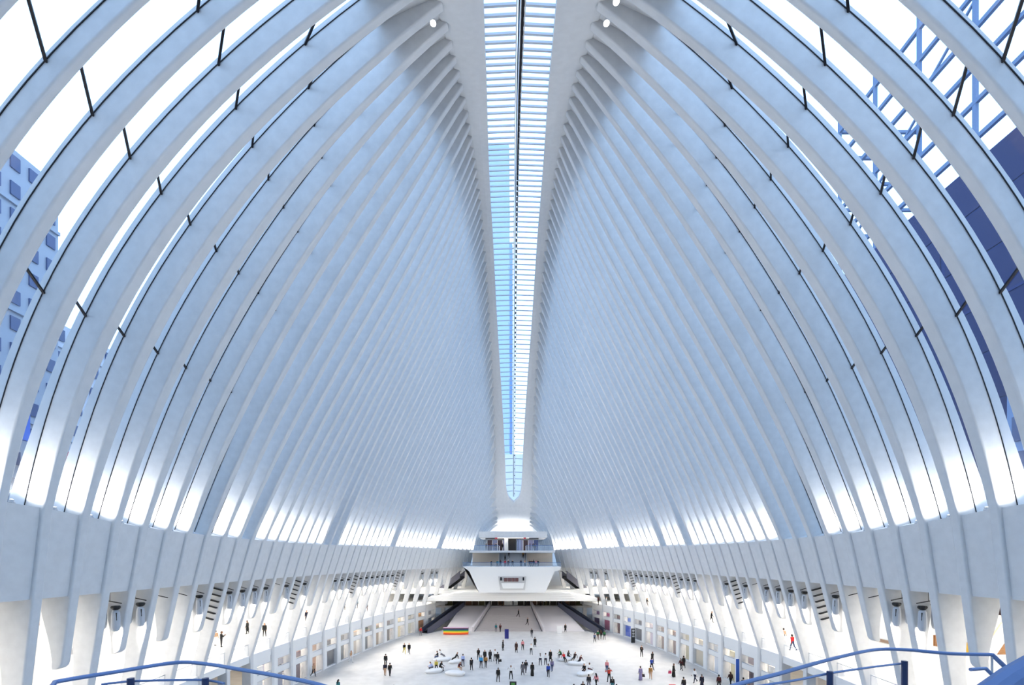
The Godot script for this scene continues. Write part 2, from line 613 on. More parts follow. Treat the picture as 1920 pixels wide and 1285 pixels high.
func fixtures(side: int) -> void:
	var which := "left" if side < 0 else "right"
	for i in range(-6, I1):
		var za := dist(i) + T
		var zb := dist(i + 1)
		var f := i + 0.55
		var c := world(side, at_rib(f, ledge(f), 0.55), lerpf(za, zb, 0.3))
		var off := (DARK_LEFT if side < 0 else DARK_RIGHT).has(i)
		var o := thing("uplight", "unlit pair of small uplights on the %s ledge at the foot of a blue-grey bay" % which if off else "pair of small glowing uplights on the %s ledge between two ribs" % which, "uplight", c, "%s uplights on the %s ledge" % ["unlit" if off else "lit", which])
		for k in 2:
			var p := world(side, at_rib(f, ledge(f), 0.36 + 0.42 * k), lerpf(za, zb, 0.3)) - c
			var s := st()
			lathe(s, p, [[0.0, 0.0], [0.11, 0.0], [0.12, 0.04], [0.085, 0.12], [0.09, 0.17], [0.07, 0.17]], 10)
			var body_of := made(s, "housing", M.grey_steel, o)
			s = st()
			lathe(s, p, [[0.075, 0.165], [0.04, 0.19], [0.0, 0.20]], 10)
			made(s, "lamp_lens", M.white_plaster if off else M.lamp, body_of)
		if not off:
			var up := world(side, Vector2(inner(i + 0.55, ledge(i + 0.55)) - 0.15, ledge(i + 0.55) + 2.0), lerpf(za, zb, 0.3) + 1.0) - c
			spot(o, Vector3(0, 0.3, 0), up, UPLIGHT, 74, Color(1.0, 0.985, 0.96), 0.1)
	for i in range(0, I1 - 1):
		if EMPTY.has(i) or i > 38:
			continue
		var d := dist(i + 1) - 0.32
		var c := world(side, at_rib(i + 1, 12.0, 0.8), d)
		if LOUVRES.has(i):
			var o := thing("louvre", "stack of dark air louvres on a white rib of the %s wall" % which, "louvre", c, "air louvres on the %s ribs" % which)
			for k in 6:
				var s := st()
				var y := 12.3 - 0.48 * k
				var sl := 0.05 + 0.02 * k
				bar(s, world(side, at_rib(i + 1, y, sl), dist(i + 1) - 0.12) - c, world(side, at_rib(i + 1, y, sl + 1.1), dist(i + 1) - 0.12) - c, 0.2, 0.09)
				made(s, "slat", M.dark_metal, o)
			continue
		var only := TRACK_ONLY.has(i)
		var o := thing("lighting_track" if only else "twin_floodlight", "thin dark lighting track under the %s band" % which if only else "twin white capsule floodlights with black brackets hung under the %s band" % which, "lighting track" if only else "floodlight", c, "%s under the %s band" % ["bare tracks" if only else "floodlights", which])
		var s := st()
		bar(s, world(side, at_rib(i + 1, 12.2, 0.1), d) - c, world(side, at_rib(i + 1, 12.2, 1.5), d) - c, 0.05, 0.05)
		made(s, "track", M.dark_metal, o)
		s = st()
		var top := world(side, at_rib(i + 1, 12.2, 0.8), d) - c
		tube(s, [top, Vector3(top.x, BAND - c.y, top.z)], 0.012, 6)
		made(s, "hanger", M.dark_metal, o)
		if only:
			continue
		for k in 2:
			var p := world(side, at_rib(i + 1, 11.9, 0.4 + 0.8 * k), d) - c
			s = st()
			lathe(s, p, [[0.0, 0.12], [0.2, 0.1], [0.24, 0.02], [0.2, -0.08], [0.12, -0.14]], 10)
			bar(s, p + Vector3(-0.2, -0.02, 0), p + Vector3(0.2, -0.06, 0), 0.1, 0.06)
			made(s, "bracket", M.black, o)
			s = st()
			lathe(s, p, [[0.12, -0.16], [0.19, -0.26], [0.22, -0.6], [0.22, -1.15], [0.17, -1.36], [0.10, -1.42]], 12)
			var body_of := made(s, "housing", M.grey_steel, o)
			s = st()
			bar(s, p + Vector3(0.14 * -side, -0.3, 0.1), p + Vector3(0.16 * -side, -0.75, 0.1), 0.08, 0.06)
			made(s, "driver", M.black, body_of)
			s = st()
			lathe(s, p, [[0.10, -1.415], [0.0, -1.43]], 12)
			made(s, "lamp_lens", M.soft_lamp, body_of)
		var from := world(side, at_rib(i + 1, 10.4, 0.4), d) - c
		spot(o, from, from + Vector3(-side * 9.0, -7.0, -5.0), DOWNLIGHT, 58, Color(1.0, 0.96, 0.90), 0.2)
	# round lamps tucked between the ribs below the spine
	for i in [0, 1]:
		if side < 0 and i == 0:
			continue
		var c := world(side, at_rib(i + 0.6, apex(i + 0.6) - 0.5, 0.12), lerpf(dist(i) + T, dist(i + 1), 0.5))
		var o := thing("spine_lamp", "small bright lamp between the ribs beside the spine on the %s" % which, "lamp", c, "lamps beside the spine")
		var s := st()
		lathe(s, Vector3.ZERO, [[0.0, 0.12], [0.16, 0.12], [0.18, 0.0], [0.16, -0.02]], 12)
		made(s, "housing", M.white_steel, o)
		s = st()
		lathe(s, Vector3.ZERO, [[0.16, -0.02], [0.08, -0.07], [0.0, -0.08]], 12)
		made(s, "lamp_lens", M.lamp, o)
		spot(o, Vector3(0, -0.15, 0), Vector3(0, -3, 0), 1.2, 80, Color.WHITE, 0.12)

# ---------------------------------------------------------------- shop fronts under the mezzanine
func shop_x(i: float) -> float: return inner(i, 0) + 0.2

func piece(side: int, fa: float, fb: float, y0: float, y1: float, off: float, th: float) -> SurfaceTool:
	var s := st()
	var e := []
	for f in [fa, fb]:
		var x := shop_x(f) + off
		e.append([Vector2(x, y0), Vector2(x, y1), Vector2(x + th, y1), Vector2(x + th, y0)].map(func(v): return world(side, v, dist(f))))
	hexa(s, e[0], e[1])
	return s

func shops(side: int) -> void:
	var which := "left" if side < 0 else "right"
	var wall := thing("wall_shops_" + which, "white shop front wall under the %s mezzanine" % which, "wall", Vector3.ZERO, "", "structure")
	var looks_left := {16: ["a white", Color(0.9, 0.9, 0.9)], 18: ["a striped grey", Color(0.6, 0.58, 0.62)], 20: ["a dark red", Color(0.35, 0.12, 0.1)], 22: ["an orange framed", Color(0.85, 0.6, 0.38)], 24: ["a black", Color(0.12, 0.06, 0.07)], 26: ["a grey", Color(0.5, 0.48, 0.44)], 28: ["a cream", Color(0.88, 0.8, 0.7)], 30: ["a dark grey", Color(0.3, 0.29, 0.27)], 32: ["a brown and white", Color(0.7, 0.6, 0.48)], 34: ["a taupe", Color(0.45, 0.38, 0.33)], 36: ["a pale yellow", Color(0.95, 0.88, 0.7)], 38: ["an ivory", Color(0.95, 0.93, 0.84)], 40: ["an ochre", Color(0.72, 0.45, 0.12)], 42: ["a pale grey", Color(0.7, 0.7, 0.72)]}
	var looks_right := {16: ["a white", Color(0.9, 0.9, 0.9)], 18: ["a maroon", Color(0.3, 0.1, 0.12)], 20: ["a yellow", Color(0.85, 0.78, 0.55)], 22: ["a bright white", Color(0.92, 0.93, 0.95)], 24: ["a beige", Color(0.78, 0.72, 0.6)], 26: ["a khaki", Color(0.76, 0.7, 0.52)], 28: ["a brown and peach", Color(0.55, 0.4, 0.34)], 30: ["a tan door", Color(0.58, 0.44, 0.36)], 32: ["a pale pink", Color(0.86, 0.8, 0.84)], 34: ["a blackboard", Color(0.15, 0.13, 0.14)], 36: ["a blue", Color(0.12, 0.32, 0.78)], 38: ["a russet", Color(0.45, 0.28, 0.24)], 40: ["a raspberry pink", Color(0.62, 0.14, 0.36)], 42: ["a deep purple", Color(0.33, 0.07, 0.36)]}
	var looks: Dictionary = looks_left if side < 0 else looks_right
	for i in range(12, 40, 2):
		var a := i + 0.1
		var b := i + 0.75
		var e := i + 2.15
		made(piece(side, a, b, 0, 4.6, 0.0, 0.35), "pier", M.white_plaster, wall)
		for q in [[0.0, 0.12, "plinth"], [2.3, 2.9, "transom_panel"], [3.9, 4.6, "fascia_panel"]]:
			made(piece(side, b, e, q[0], q[1], 0.0, 0.35), q[2], M.white_plaster, wall)
		var col: Color = looks[i + 4][1]
		var c := world(side, Vector2(shop_x(i + 1.4), 0.12), dist(i + 1.4))
		var o := thing("shop_window", "lit shop window with %s display on the %s side of the hall" % [looks[i + 4][0], which], "shop window", c, "shop windows")
		for q in [[0.12, 2.3], [2.9, 3.9]]:
			var s := st()
			for v in [[b, b + 0.05, q[0], q[1]], [e - 0.05, e, q[0], q[1]], [b, e, q[1] - 0.06, q[1]], [b, e, q[0], q[0] + 0.06]]:
				s.append_from(piece(side, v[0], v[1], v[2], v[3], 0.05, 0.1).commit(), 0, Transform3D())
			var frame := made(s, "frame", M.grey_steel, o)
			frame.position = -c
			made(piece(side, b + 0.03, e - 0.03, q[0] + 0.03, q[1] - 0.03, 0.12, 0.02), "pane", M.shop_glass, frame)
		var wide := 0.95 if [32, 36, 38, 30, 20].has(i) and (side > 0 or i == 36 or i == 20) else 0.55
		var mid := lerpf(b, e, wide)
		made(piece(side, b + 0.06, mid, 0.15, 2.25, 0.3, 0.05), "display_board", tint(col), o).position = -c
		made(piece(side, lerpf(b, e, 0.25), lerpf(b, e, 0.7), 2.95, 3.6, 0.45, 0.2), "sign_box", tint(col.lerp(Color(0.9, 0.85, 0.8), 0.3)), o).position = -c
		for k in 3:
			made(piece(side, lerpf(mid, e, 0.1), e - 0.1, 0.5 + 0.6 * k, 0.54 + 0.6 * k, 0.7, 0.4), "shelf", M.white_plaster, o).position = -c
	for i in range(12, 40, 4):
		var c := world(side, Vector2(shop_x(i + 1.8) + 2.2, 4.56), dist(i + 1.8))
		var o := thing("shop_ceiling_light", "flush warm ceiling light inside a shop on the %s side" % which, "ceiling light", c, "shop ceiling lights on the %s side" % which)
		var s := st()
		boxc(s, Vector3.ZERO, Vector3(2.4, 0.05, 4.0))
		made(s, "frame", M.white_plaster, o)
		s = st()
		boxc(s, Vector3(0, -0.03, 0), Vector3(2.2, 0.02, 3.8))
		made(s, "diffuser_light", M.ceiling_lamp, o)
		area(o, Vector3(0, -0.08, 0), Vector3(0, -2, 0), Vector2(2.2, 3.8), SHOP_LIGHT, Color(1.0, 0.94, 0.86))
	# things on the rear wall of the mezzanine
	var at_back := func(px: float, py: float) -> Vector3:
		var d := 30.0
		for k in 40:
			d = lerpf(d, absf(back(index(d)) + side * AX - 0.1) / absf(px - 960) * F, 0.5)
		return wp(px, py, d)
	var shown := [[57, 1135, 1175, 24, "door", "tan wooden door frame on the rear wall of the left mezzanine", M.wood], [128, 1140, 1180, 20, "door", "honey wooden door frame on the left mezzanine beside a white column", M.wood], [122, 1220, 1230, 22, "shelf", "low grey shelf against the left mezzanine wall", M.grey_stone]] if side < 0 else [[1886, 1113, 1155, 24, "poster", "dark maroon poster on the rear wall of the right mezzanine", tint(Color(0.16, 0.05, 0.08))], [1808, 1132, 1142, 20, "sign", "short red brown sign on the right mezzanine wall", tint(Color(0.5, 0.28, 0.2))], [1815, 1205, 1225, 22, "poster", "green and orange poster on the right mezzanine wall", tint(Color(0.75, 0.6, 0.2))], [1765, 1195, 1214, 22, "cabinet", "tan wooden cabinet against the right mezzanine wall", M.wood], [1660, 1200, 1206, 30, "shelf", "long brown shelf on the right mezzanine wall", tint(Color(0.5, 0.42, 0.36))]]
	if side > 0:
		var fl := thing("stair_flank", "tan wooden flank of a stair with a white stringer on the right mezzanine", "stair", wp(1858, 1228, 27))
		var s := st()
		prism(s, [[1896, 1170], [1896, 1228], [1858, 1228]], 27, 27.6)
		made(s, "wood_panel", M.wood, fl).position = -fl.position
		s = st()
		bar(s, wp(1854, 1228, 26.9), wp(1898, 1162, 26.9), 0.3, 0.5)
		made(s, "stringer", M.white_plaster, fl).position = -fl.position
	for q in shown:
		var c: Vector3 = at_back.call(q[0], q[2])
		var sc := F / -c.z
		var h: float = (q[2] - q[1]) / sc
		var l: float = q[3] / absf(q[0] - 960) * -c.z
		var o := thing(q[4], q[5], q[4], c)
		var s := st()
		box(s, Vector3(-0.1, 0, -l / 2), Vector3(0.1, h, l / 2))
		made(s, "panel", q[6], o)
		s = st()
		for e in [[-l / 2 - 0.08, -l / 2, 0.0, h + 0.08], [l / 2, l / 2 + 0.08, 0.0, h + 0.08], [-l / 2, l / 2, h, h + 0.08]]:
			box(s, Vector3(-0.14, e[2], e[0]), Vector3(0.14, e[3], e[1]))
		made(s, "frame", M.grey_steel if q[6] != M.wood else tint(Color(0.55, 0.36, 0.2)), o)

# ---------------------------------------------------------------- the far end: stairs, escalators, balconies
func prism(s: SurfaceTool, poly: Array, da: float, db: float, scale_b := 1.0) -> void:   # poly: pixels as seen at distance da
	var a := poly.map(func(v): return wp(v[0], v[1], da))
	var b := a.map(func(v): return Vector3(v.x * scale_b, v.y, -db))
	for k in range(1, a.size() - 1):
		for q in [[a[0], a[k], a[k + 1]], [b[0], b[k + 1], b[k]]]:
			for v in q:
				s.add_vertex(v)
	for k in a.size():
		var n := (k + 1) % a.size()
		quad(s, a[k], b[k], b[n], a[n])

func escalator(called: String, label: String, a: Vector3, b: Vector3, w: float) -> void:
	var o := thing(called, label, "escalator", a, "escalators at the far end")
	var v := b - a
	var flat := Vector3(v.x, 0, v.z)
	var side := flat.normalized().cross(Vector3.UP)
	var n := 26
	for k in n:
		var s := st()
		var p := v * (k + 0.5) / n
		var q := flat / n * 0.5
		hexa(s, [p - q - side * w / 2, p - q + side * w / 2, p + q + side * w / 2, p + q - side * w / 2], [p - q - side * w / 2 - Vector3(0, 0.5, 0), p - q + side * w / 2 - Vector3(0, 0.5, 0), p + q + side * w / 2 - Vector3(0, 0.5, 0), p + q - side * w / 2 - Vector3(0, 0.5, 0)])
		made(s, "step", M.dark_metal, o)
	for e in [-1, 1]:
		var s := st()
		var off: Vector3 = side * e * (w / 2 + 0.12)
		var up := Vector3(0, 1.0, 0)
		var dn := Vector3(0, -0.5, 0)
		var t := side * 0.06
		hexa(s, [off + dn - t, off + up - t, off + up + t, off + dn + t], [off + v + dn - t, off + v + up - t, off + v + up + t, off + v + dn + t])
		made(s, "balustrade", tint(Color(0.30, 0.31, 0.38), 0.4), o)
		s = st()
		tube(s, [off + up - flat.normalized() * 0.5 - Vector3(0, 0.4, 0), off + up, off + v + up, off + v + up + flat.normalized() * 0.6], 0.07, 6)
		made(s, "handrail", M.black, o)

func far_end() -> void:
	var s := st()
	box(s, Vector3(-60, 0, -118.6), Vector3(60, 44, -118))
	var o := thing("wall_far", "white end wall closing the hall", "wall", Vector3.ZERO, "", "structure")
	made(s, "wall_panel", M.white_plaster, o)
	# stairs up to the concourse
	var h := 4.3
	o = thing("staircase", "broad pale stone staircase narrowing upwards at the far end", "staircase", Vector3(-0.5, 0, -88))
	var n := 24
	for k in n:
		s = st()
		var u := k / float(n)
		var d0 := lerpf(88, 97, u)
		var y := h * (k + 1) / n
		var l := lerpf(-7.6, -4.7, u)
		var r := lerpf(6.1, 4.1, u)
		box(s, Vector3(l, 0, -97.2) - o.position, Vector3(r, y, -d0) - o.position)
		made(s, "step", M.stair_stone, o)
	for e in [-1, 1]:
		s = st()
		var xa := -7.9 if e < 0 else 6.4
		var xb := -4.9 if e < 0 else 4.3
		var w: float = 0.35 * e
		hexa(s, [Vector3(xa, 0, -87.7), Vector3(xa, 0.9, -87.7), Vector3(xa + w, 0.9, -87.7), Vector3(xa + w, 0, -87.7)].map(func(v): return v - o.position), [Vector3(xb, 0, -97.2), Vector3(xb, h + 0.9, -97.2), Vector3(xb + w, h + 0.9, -97.2), Vector3(xb + w, 0, -97.2)].map(func(v): return v - o.position))
		made(s, "parapet", M.grey_stone, o)
	# sloping stone flanks beside the stairs
	for e in [-1, 1]:
		s = st()
		var xo := -14.0 if e < 0 else 15.0
		var xi := -8.2 if e < 0 else 6.8
		var to := -11.5 if e < 0 else 11.2
		var ti := -5.2 if e < 0 else 4.7
		hexa(s, [Vector3(xo, 0, -88), Vector3(xi, 0, -88), Vector3(xi, 0.05, -88), Vector3(xo, 0.05, -88)], [Vector3(to, 0, -97), Vector3(ti, 0, -97), Vector3(ti, h, -97), Vector3(to, h, -97)])
		o = thing("trim_%d" % (1 if e < 0 else 2), "smooth sloping grey stone flank on the %s of the far staircase" % ("left" if e < 0 else "right"), "stone flank", Vector3.ZERO, "", "structure")
		made(s, "stone_face", M.grey_stone, o)
	# concourse floor at the top of the stairs, and its dark shops
	s = st()
	box(s, Vector3(-30, h - 0.4, -111.5), Vector3(30, h, -97))
	o = thing("floor_concourse", "pale concourse floor at the head of the far staircase", "floor", Vector3.ZERO, "", "structure")
	made(s, "slab", M.marble, o)
	o = thing("shopfront", "brown and green shop display along the rear of the far concourse", "shopfront", Vector3(0, h, -98.7))
	for k in 22:
		s = st()
		var x := -16.0 + k * 1.5
		boxc(s, Vector3(x, 1.3, 0), Vector3(1.42, 2.6, 0.3))
		var c: Color = [Color(0.28, 0.2, 0.12), Color(0.2, 0.14, 0.11), Color(0.34, 0.31, 0.16), Color(0.42, 0.28, 0.18), Color(0.18, 0.16, 0.12)][k * 7 % 5]
		if k == 10 or k == 11:
			c = Color(0.92, 0.92, 0.9)
		made(s, "display_panel", tint(c), o)
	# deep white beam over the concourse
	s = st()
	var poly := [[800, 1122], [868, 1111], [1052, 1111], [1120, 1122], [1120, 1127.5], [800, 1127.5]]
	prism(s, poly, 90, 96)
	box(s, Vector3(-32, 7.1, -112), Vector3(32, 8.0, -96))
	o = thing("ceiling_beam", "deep white beam spanning above the far concourse", "beam", Vector3.ZERO, "", "structure")
	made(s, "beam_face", M.white_plaster, o)
	for k in 3:
		s = st()
		bar(s, wp(842, 1113 + 4.5 * k, 89.9), wp(1078, 1113 + 4.5 * k, 89.9), 0.12, 0.14)
		made(s, "moulding", M.white_plaster, o)
	# balcony hull
	s = st()
	prism(s, [[868, 1063], [1052, 1063], [1050, 1070], [1040, 1072], [1022, 1112], [898, 1112], [880, 1072], [870, 1070]], 86.5, 100)
	o = thing("floor_far_balcony", "white wedge-shaped balcony projecting from the far end", "balcony", Vector3.ZERO, "", "structure")
	made(s, "hull", M.white_plaster, o)
	s = st()
	box(s, Vector3(-11.5, 12.9, -118), Vector3(11.5, 13.1, -100))
	made(s, "slab", M.white_plaster, o)
	o = thing("window_300", "recessed strip window in the white far balcony front", "window", Vector3.ZERO, "", "structure")
	s = st()
	prism(s, [[934, 1081], [987, 1081], [984, 1107], [938, 1107]], 86.3, 86.6)
	made(s, "surround", tint(Color(0.78, 0.78, 0.78)), o)
	for k in 4:
		s = st()
		prism(s, [[945 + 7 * k, 1084], [951 + 7 * k, 1084], [951 + 7 * k, 1091], [945 + 7 * k, 1091]], 86.1, 86.4)
		made(s, "pane", tint(Color(0.42, 0.3, 0.3), 0.3), o)
	for x in [938, 980]:
		s = st()
		prism(s, [[x, 1083], [x + 3, 1083], [x + 3, 1089], [x, 1089]], 85.9, 86.3)
		made(s, "bracket", M.dark_metal, o)
	s = st()
	prism(s, [[940, 1094], [983, 1094], [981, 1104], [943, 1104]], 86.0, 86.3)
	made(s, "sill", M.white_plaster, o)
	# glass rails of the two far balconies
	var yb := 13.15
	var yu := 16.75
	for q in [[yb, -86.9, -10.0, 10.0, "lower"], [yu, -91.0, -8.6, 8.8, "upper"]]:
		o = thing("glass_railing", "pale blue glass railing on the %s far balcony" % q[4], "railing", Vector3(0, q[0], q[1]))
		for k in 12:
			if q[4] == "upper" and k > 3 and k < 8:
				continue
			s = st()
			var x0: float = lerpf(q[2], q[3], k / 12.0)
			var x1: float = lerpf(q[2], q[3], (k + 1) / 12.0)
			boxc(s, Vector3((x0 + x1) / 2, 0.5, 0), Vector3(x1 - x0 - 0.05, 1.0, 0.03))
			made(s, "glass_panel", M.rail_glass, o)
			s = st()
			boxc(s, Vector3(x0, 0.55, 0), Vector3(0.05, 1.1, 0.06))
			made(s, "post", M.grey_steel, o)
			s = st()
			boxc(s, Vector3((x0 + x1) / 2, 1.08, 0), Vector3(x1 - x0, 0.06, 0.08))
			made(s, "handrail", M.blue_steel, o)
	# upper balcony with its beige front
	s = st()
	box(s, Vector3(-9.0, yu - 0.45, -118), Vector3(9.2, yu, -90.6))
	o = thing("floor_upper_balcony", "upper far balcony slab with a beige wall beneath", "balcony", Vector3.ZERO, "", "structure")
	made(s, "slab", M.white_steel, o)
	s = st()
	box(s, Vector3(-9.0, yb, -97.5), Vector3(9.2, yu - 0.45, -97))
	made(s, "beige_wall", M.beige, o)
	# stairs between the two balconies
	o = thing("balcony_stairs", "short stairs with white glass sides between the far balconies", "stairs", Vector3(0, yb, -90.6))
	for k in 12:
		s = st()
		var y := (yu - yb) * (k + 1) / 12.0
		box(s, Vector3(-2.7, 0, -6.4), Vector3(3.0, y, -0.3 * k - 2.0))
		made(s, "step", M.grey_steel, o)
	for x in [-2.9, 3.1]:
		s = st()
		hexa(s, [Vector3(x, 0, -1.6), Vector3(x, 1.2, -1.6), Vector3(x + 0.12, 1.2, -1.6), Vector3(x + 0.12, 0, -1.6)], [Vector3(x, 0, -6.4), Vector3(x, yu - yb + 1.2, -6.4), Vector3(x + 0.12, yu - yb + 1.2, -6.4), Vector3(x + 0.12, 0, -6.4)])
		made(s, "side_panel", M.white_steel, o)
	# storefront at the back of the upper balcony
	o = thing("storefront", "dark glazed storefront with a central entrance behind the upper balcony", "storefront", Vector3(0, yu, -100))
	for k in 10:
		var x0 := -5.8 + k * 1.2
		if k == 4 or k == 5:
			continue
		s = st()
		boxc(s, Vector3(x0 + 0.6, 1.35, 0), Vector3(1.1, 2.6, 0.1))
		made(s, "glazed_panel", tint([Color(0.3, 0.24, 0.26), Color(0.45, 0.48, 0.6), Color(0.22, 0.16, 0.18), Color(0.5, 0.5, 0.62), Color(0.3, 0.34, 0.5)][k % 5], 0.25), o)
		s = st()
		boxc(s, Vector3(x0, 1.35, 0.05), Vector3(0.1, 2.7, 0.2))
		made(s, "mullion", M.white_steel, o)
	s = st()
	boxc(s, Vector3(0.05, 1.5, 0.1), Vector3(1.7, 2.9, 0.1))
	made(s, "doorway", tint(Color(0.06, 0.045, 0.06), 0.4), o)
	s = st()
	boxc(s, Vector3(1.6, 1.5, 0.1), Vector3(0.9, 2.9, 0.1))
	made(s, "blue_sign", tint(Color(0.45, 0.52, 0.68)), o)
	s = st()
	boxc(s, Vector3(0, 2.95, 0.3), Vector3(12.4, 0.25, 0.5))
	made(s, "dark_header", tint(Color(0.25, 0.25, 0.28)), o)
	o = thing("column", "round white column before the upper balcony entrance", "column", Vector3(-1.35, yu, -98.5))
	s = st()
	lathe(s, Vector3.ZERO, [[0.42, 0.0], [0.42, 3.4], [0.9, 4.4]], 16)
	made(s, "shaft", M.white_steel, o)
	s = st()
	lathe(s, Vector3.ZERO, [[0.5, 0.0], [0.5, 0.12], [0.42, 0.16]], 16)
	made(s, "base_ring", M.grey_steel, o)
	s = st()
	box(s, Vector3(-7.5, yu + 3.1, -118), Vector3(8.0, yu + 4.5, -97))
	o = thing("ceiling_lintel", "wide grey lintel over the upper far balcony", "lintel", Vector3.ZERO, "", "structure")
	made(s, "lintel_face", M.white_steel, o)
	for x in [-3.6, 2.9]:
		o = thing("exit_sign", "small red exit sign under the far lintel", "sign", Vector3(x, yu + 2.85, -97.0), "exit signs under the far lintel")
		s = st()
		boxc(s, Vector3(0, 0.1, 0), Vector3(0.6, 0.25, 0.06))
		made(s, "panel", tint(Color(0.9, 0.35, 0.38)), o)
		s = st()
		boxc(s, Vector3(0, 0.24, 0), Vector3(0.1, 0.06, 0.05))
		made(s, "bracket", M.grey_steel, o)
	# bright white wedge below the end of the spine
	s = st()
	var a := [Vector3(AX - 5.2, apex(52) + 0.05, -dist(52)), Vector3(AX + 5.2, apex(52) + 0.05, -dist(52)), Vector3(AX + 4.4, apex(46) + 0.05, -dist(46)), Vector3(AX - 4.4, apex(46) + 0.05, -dist(46))]
	hexa(s, a, a.map(func(v): return v + Vector3(0, 0.3, -0.3)))
	o = thing("ceiling_wedge", "brightly lit white wedge below the end of the spine", "ceiling", Vector3.ZERO, "", "structure")
	made(s, "wedge_face", M.white_steel, o)
	o = thing("cove_light", "long hidden cove light on top of the far lintel", "cove light", Vector3(0.2, yu + 4.55, -111.0))
	s = st()
	boxc(s, Vector3(0, 0, -1.0), Vector3(8.6, 0.1, 0.5))
	made(s, "tray", M.white_steel, o)
	s = st()
	boxc(s, Vector3(0, 0.06, -1.0), Vector3(8.2, 0.03, 0.3))
	made(s, "lamp_strip", M.soft_lamp, o)
	area(o, Vector3(0, 0.15, -1.0), Vector3(0, 3.0, -1.8), Vector2(8.2, 0.3), 75.0)
	# lamps that light the far storefronts and the passage
	for q in [[Vector3(0, yu + 3.06, -98.0), "flush ceiling light above the upper far balcony", 5.0, 8.0], [Vector3(0, 7.06, -101.0), "flush ceiling light over the far concourse", 5.0, 16.0]]:
		o = thing("balcony_light", q[1], "ceiling light", q[0])
		s = st()
		boxc(s, Vector3.ZERO, Vector3(q[3], 0.06, 1.4))
		made(s, "frame", M.white_plaster, o)
		s = st()
		boxc(s, Vector3(0, -0.035, 0), Vector3(q[3] - 0.2, 0.02, 1.2))
		made(s, "diffuser_light", M.ceiling_lamp, o)
		area(o, Vector3(0, -0.1, 0), Vector3(0, -2, 0), Vector2(q[3] - 0.2, 1.2), q[2], Color(1.0, 0.95, 0.88))
	# escalators
	escalator("escalator", "dark escalator climbing left of the far stone staircase", Vector3(-17.6, 0, -86.0), Vector3(-11.4, h, -97.2), 1.1)
	escalator("escalator", "dark escalator climbing right of the far stone staircase", Vector3(18.0, 0, -86.0), Vector3(11.0, h, -97.2), 1.1)
	escalator("upper_escalator", "dark escalator descending from the left end of the far balcony", Vector3(-19.0, 5.6, -106.0), Vector3(-11.2, 11.2, -96.0), 1.0)
	escalator("upper_escalator", "dark escalator descending from the right end of the far balcony", Vector3(19.6, 5.6, -106.0), Vector3(11.8, 11.2, -96.0), 1.0)

# ---------------------------------------------------------------- the city outside
func tower(called: String, label: String, lo: Vector3, hi: Vector3, m: Material, face: int, cols: int, rows: int, wm: Material, fill := 0.55) -> void:
	var o := thing(called, label, "building", Vector3((lo.x + hi.x) / 2, lo.y, (lo.z + hi.z) / 2))
	var s := st()
	box(s, lo - o.position, hi - o.position)
	made(s, "facade", m, o)
	var L := hi.z - lo.z
	var H := hi.y - lo.y
	var x := hi.x if face > 0 else lo.x
	s = st()
	boxc(s, Vector3.ZERO, Vector3(0.3, H / rows * fill, L / cols * fill))
	s.generate_normals()
	var pane := s.commit()
	for k in cols:
		for r in rows:
			var w := put(pane, "pane", wm, o)
			w.position = Vector3(x, lo.y + (r + 0.5) * H / rows, lo.z + (k + 0.5) * L / cols) - o.position
	s = st()
	for r in range(1, rows, 4):
		boxc(s, Vector3(x, lo.y + r * H / rows, (lo.z + hi.z) / 2) - o.position, Vector3(0.5, 0.35, L))
	made(s, "cornice", m, o)

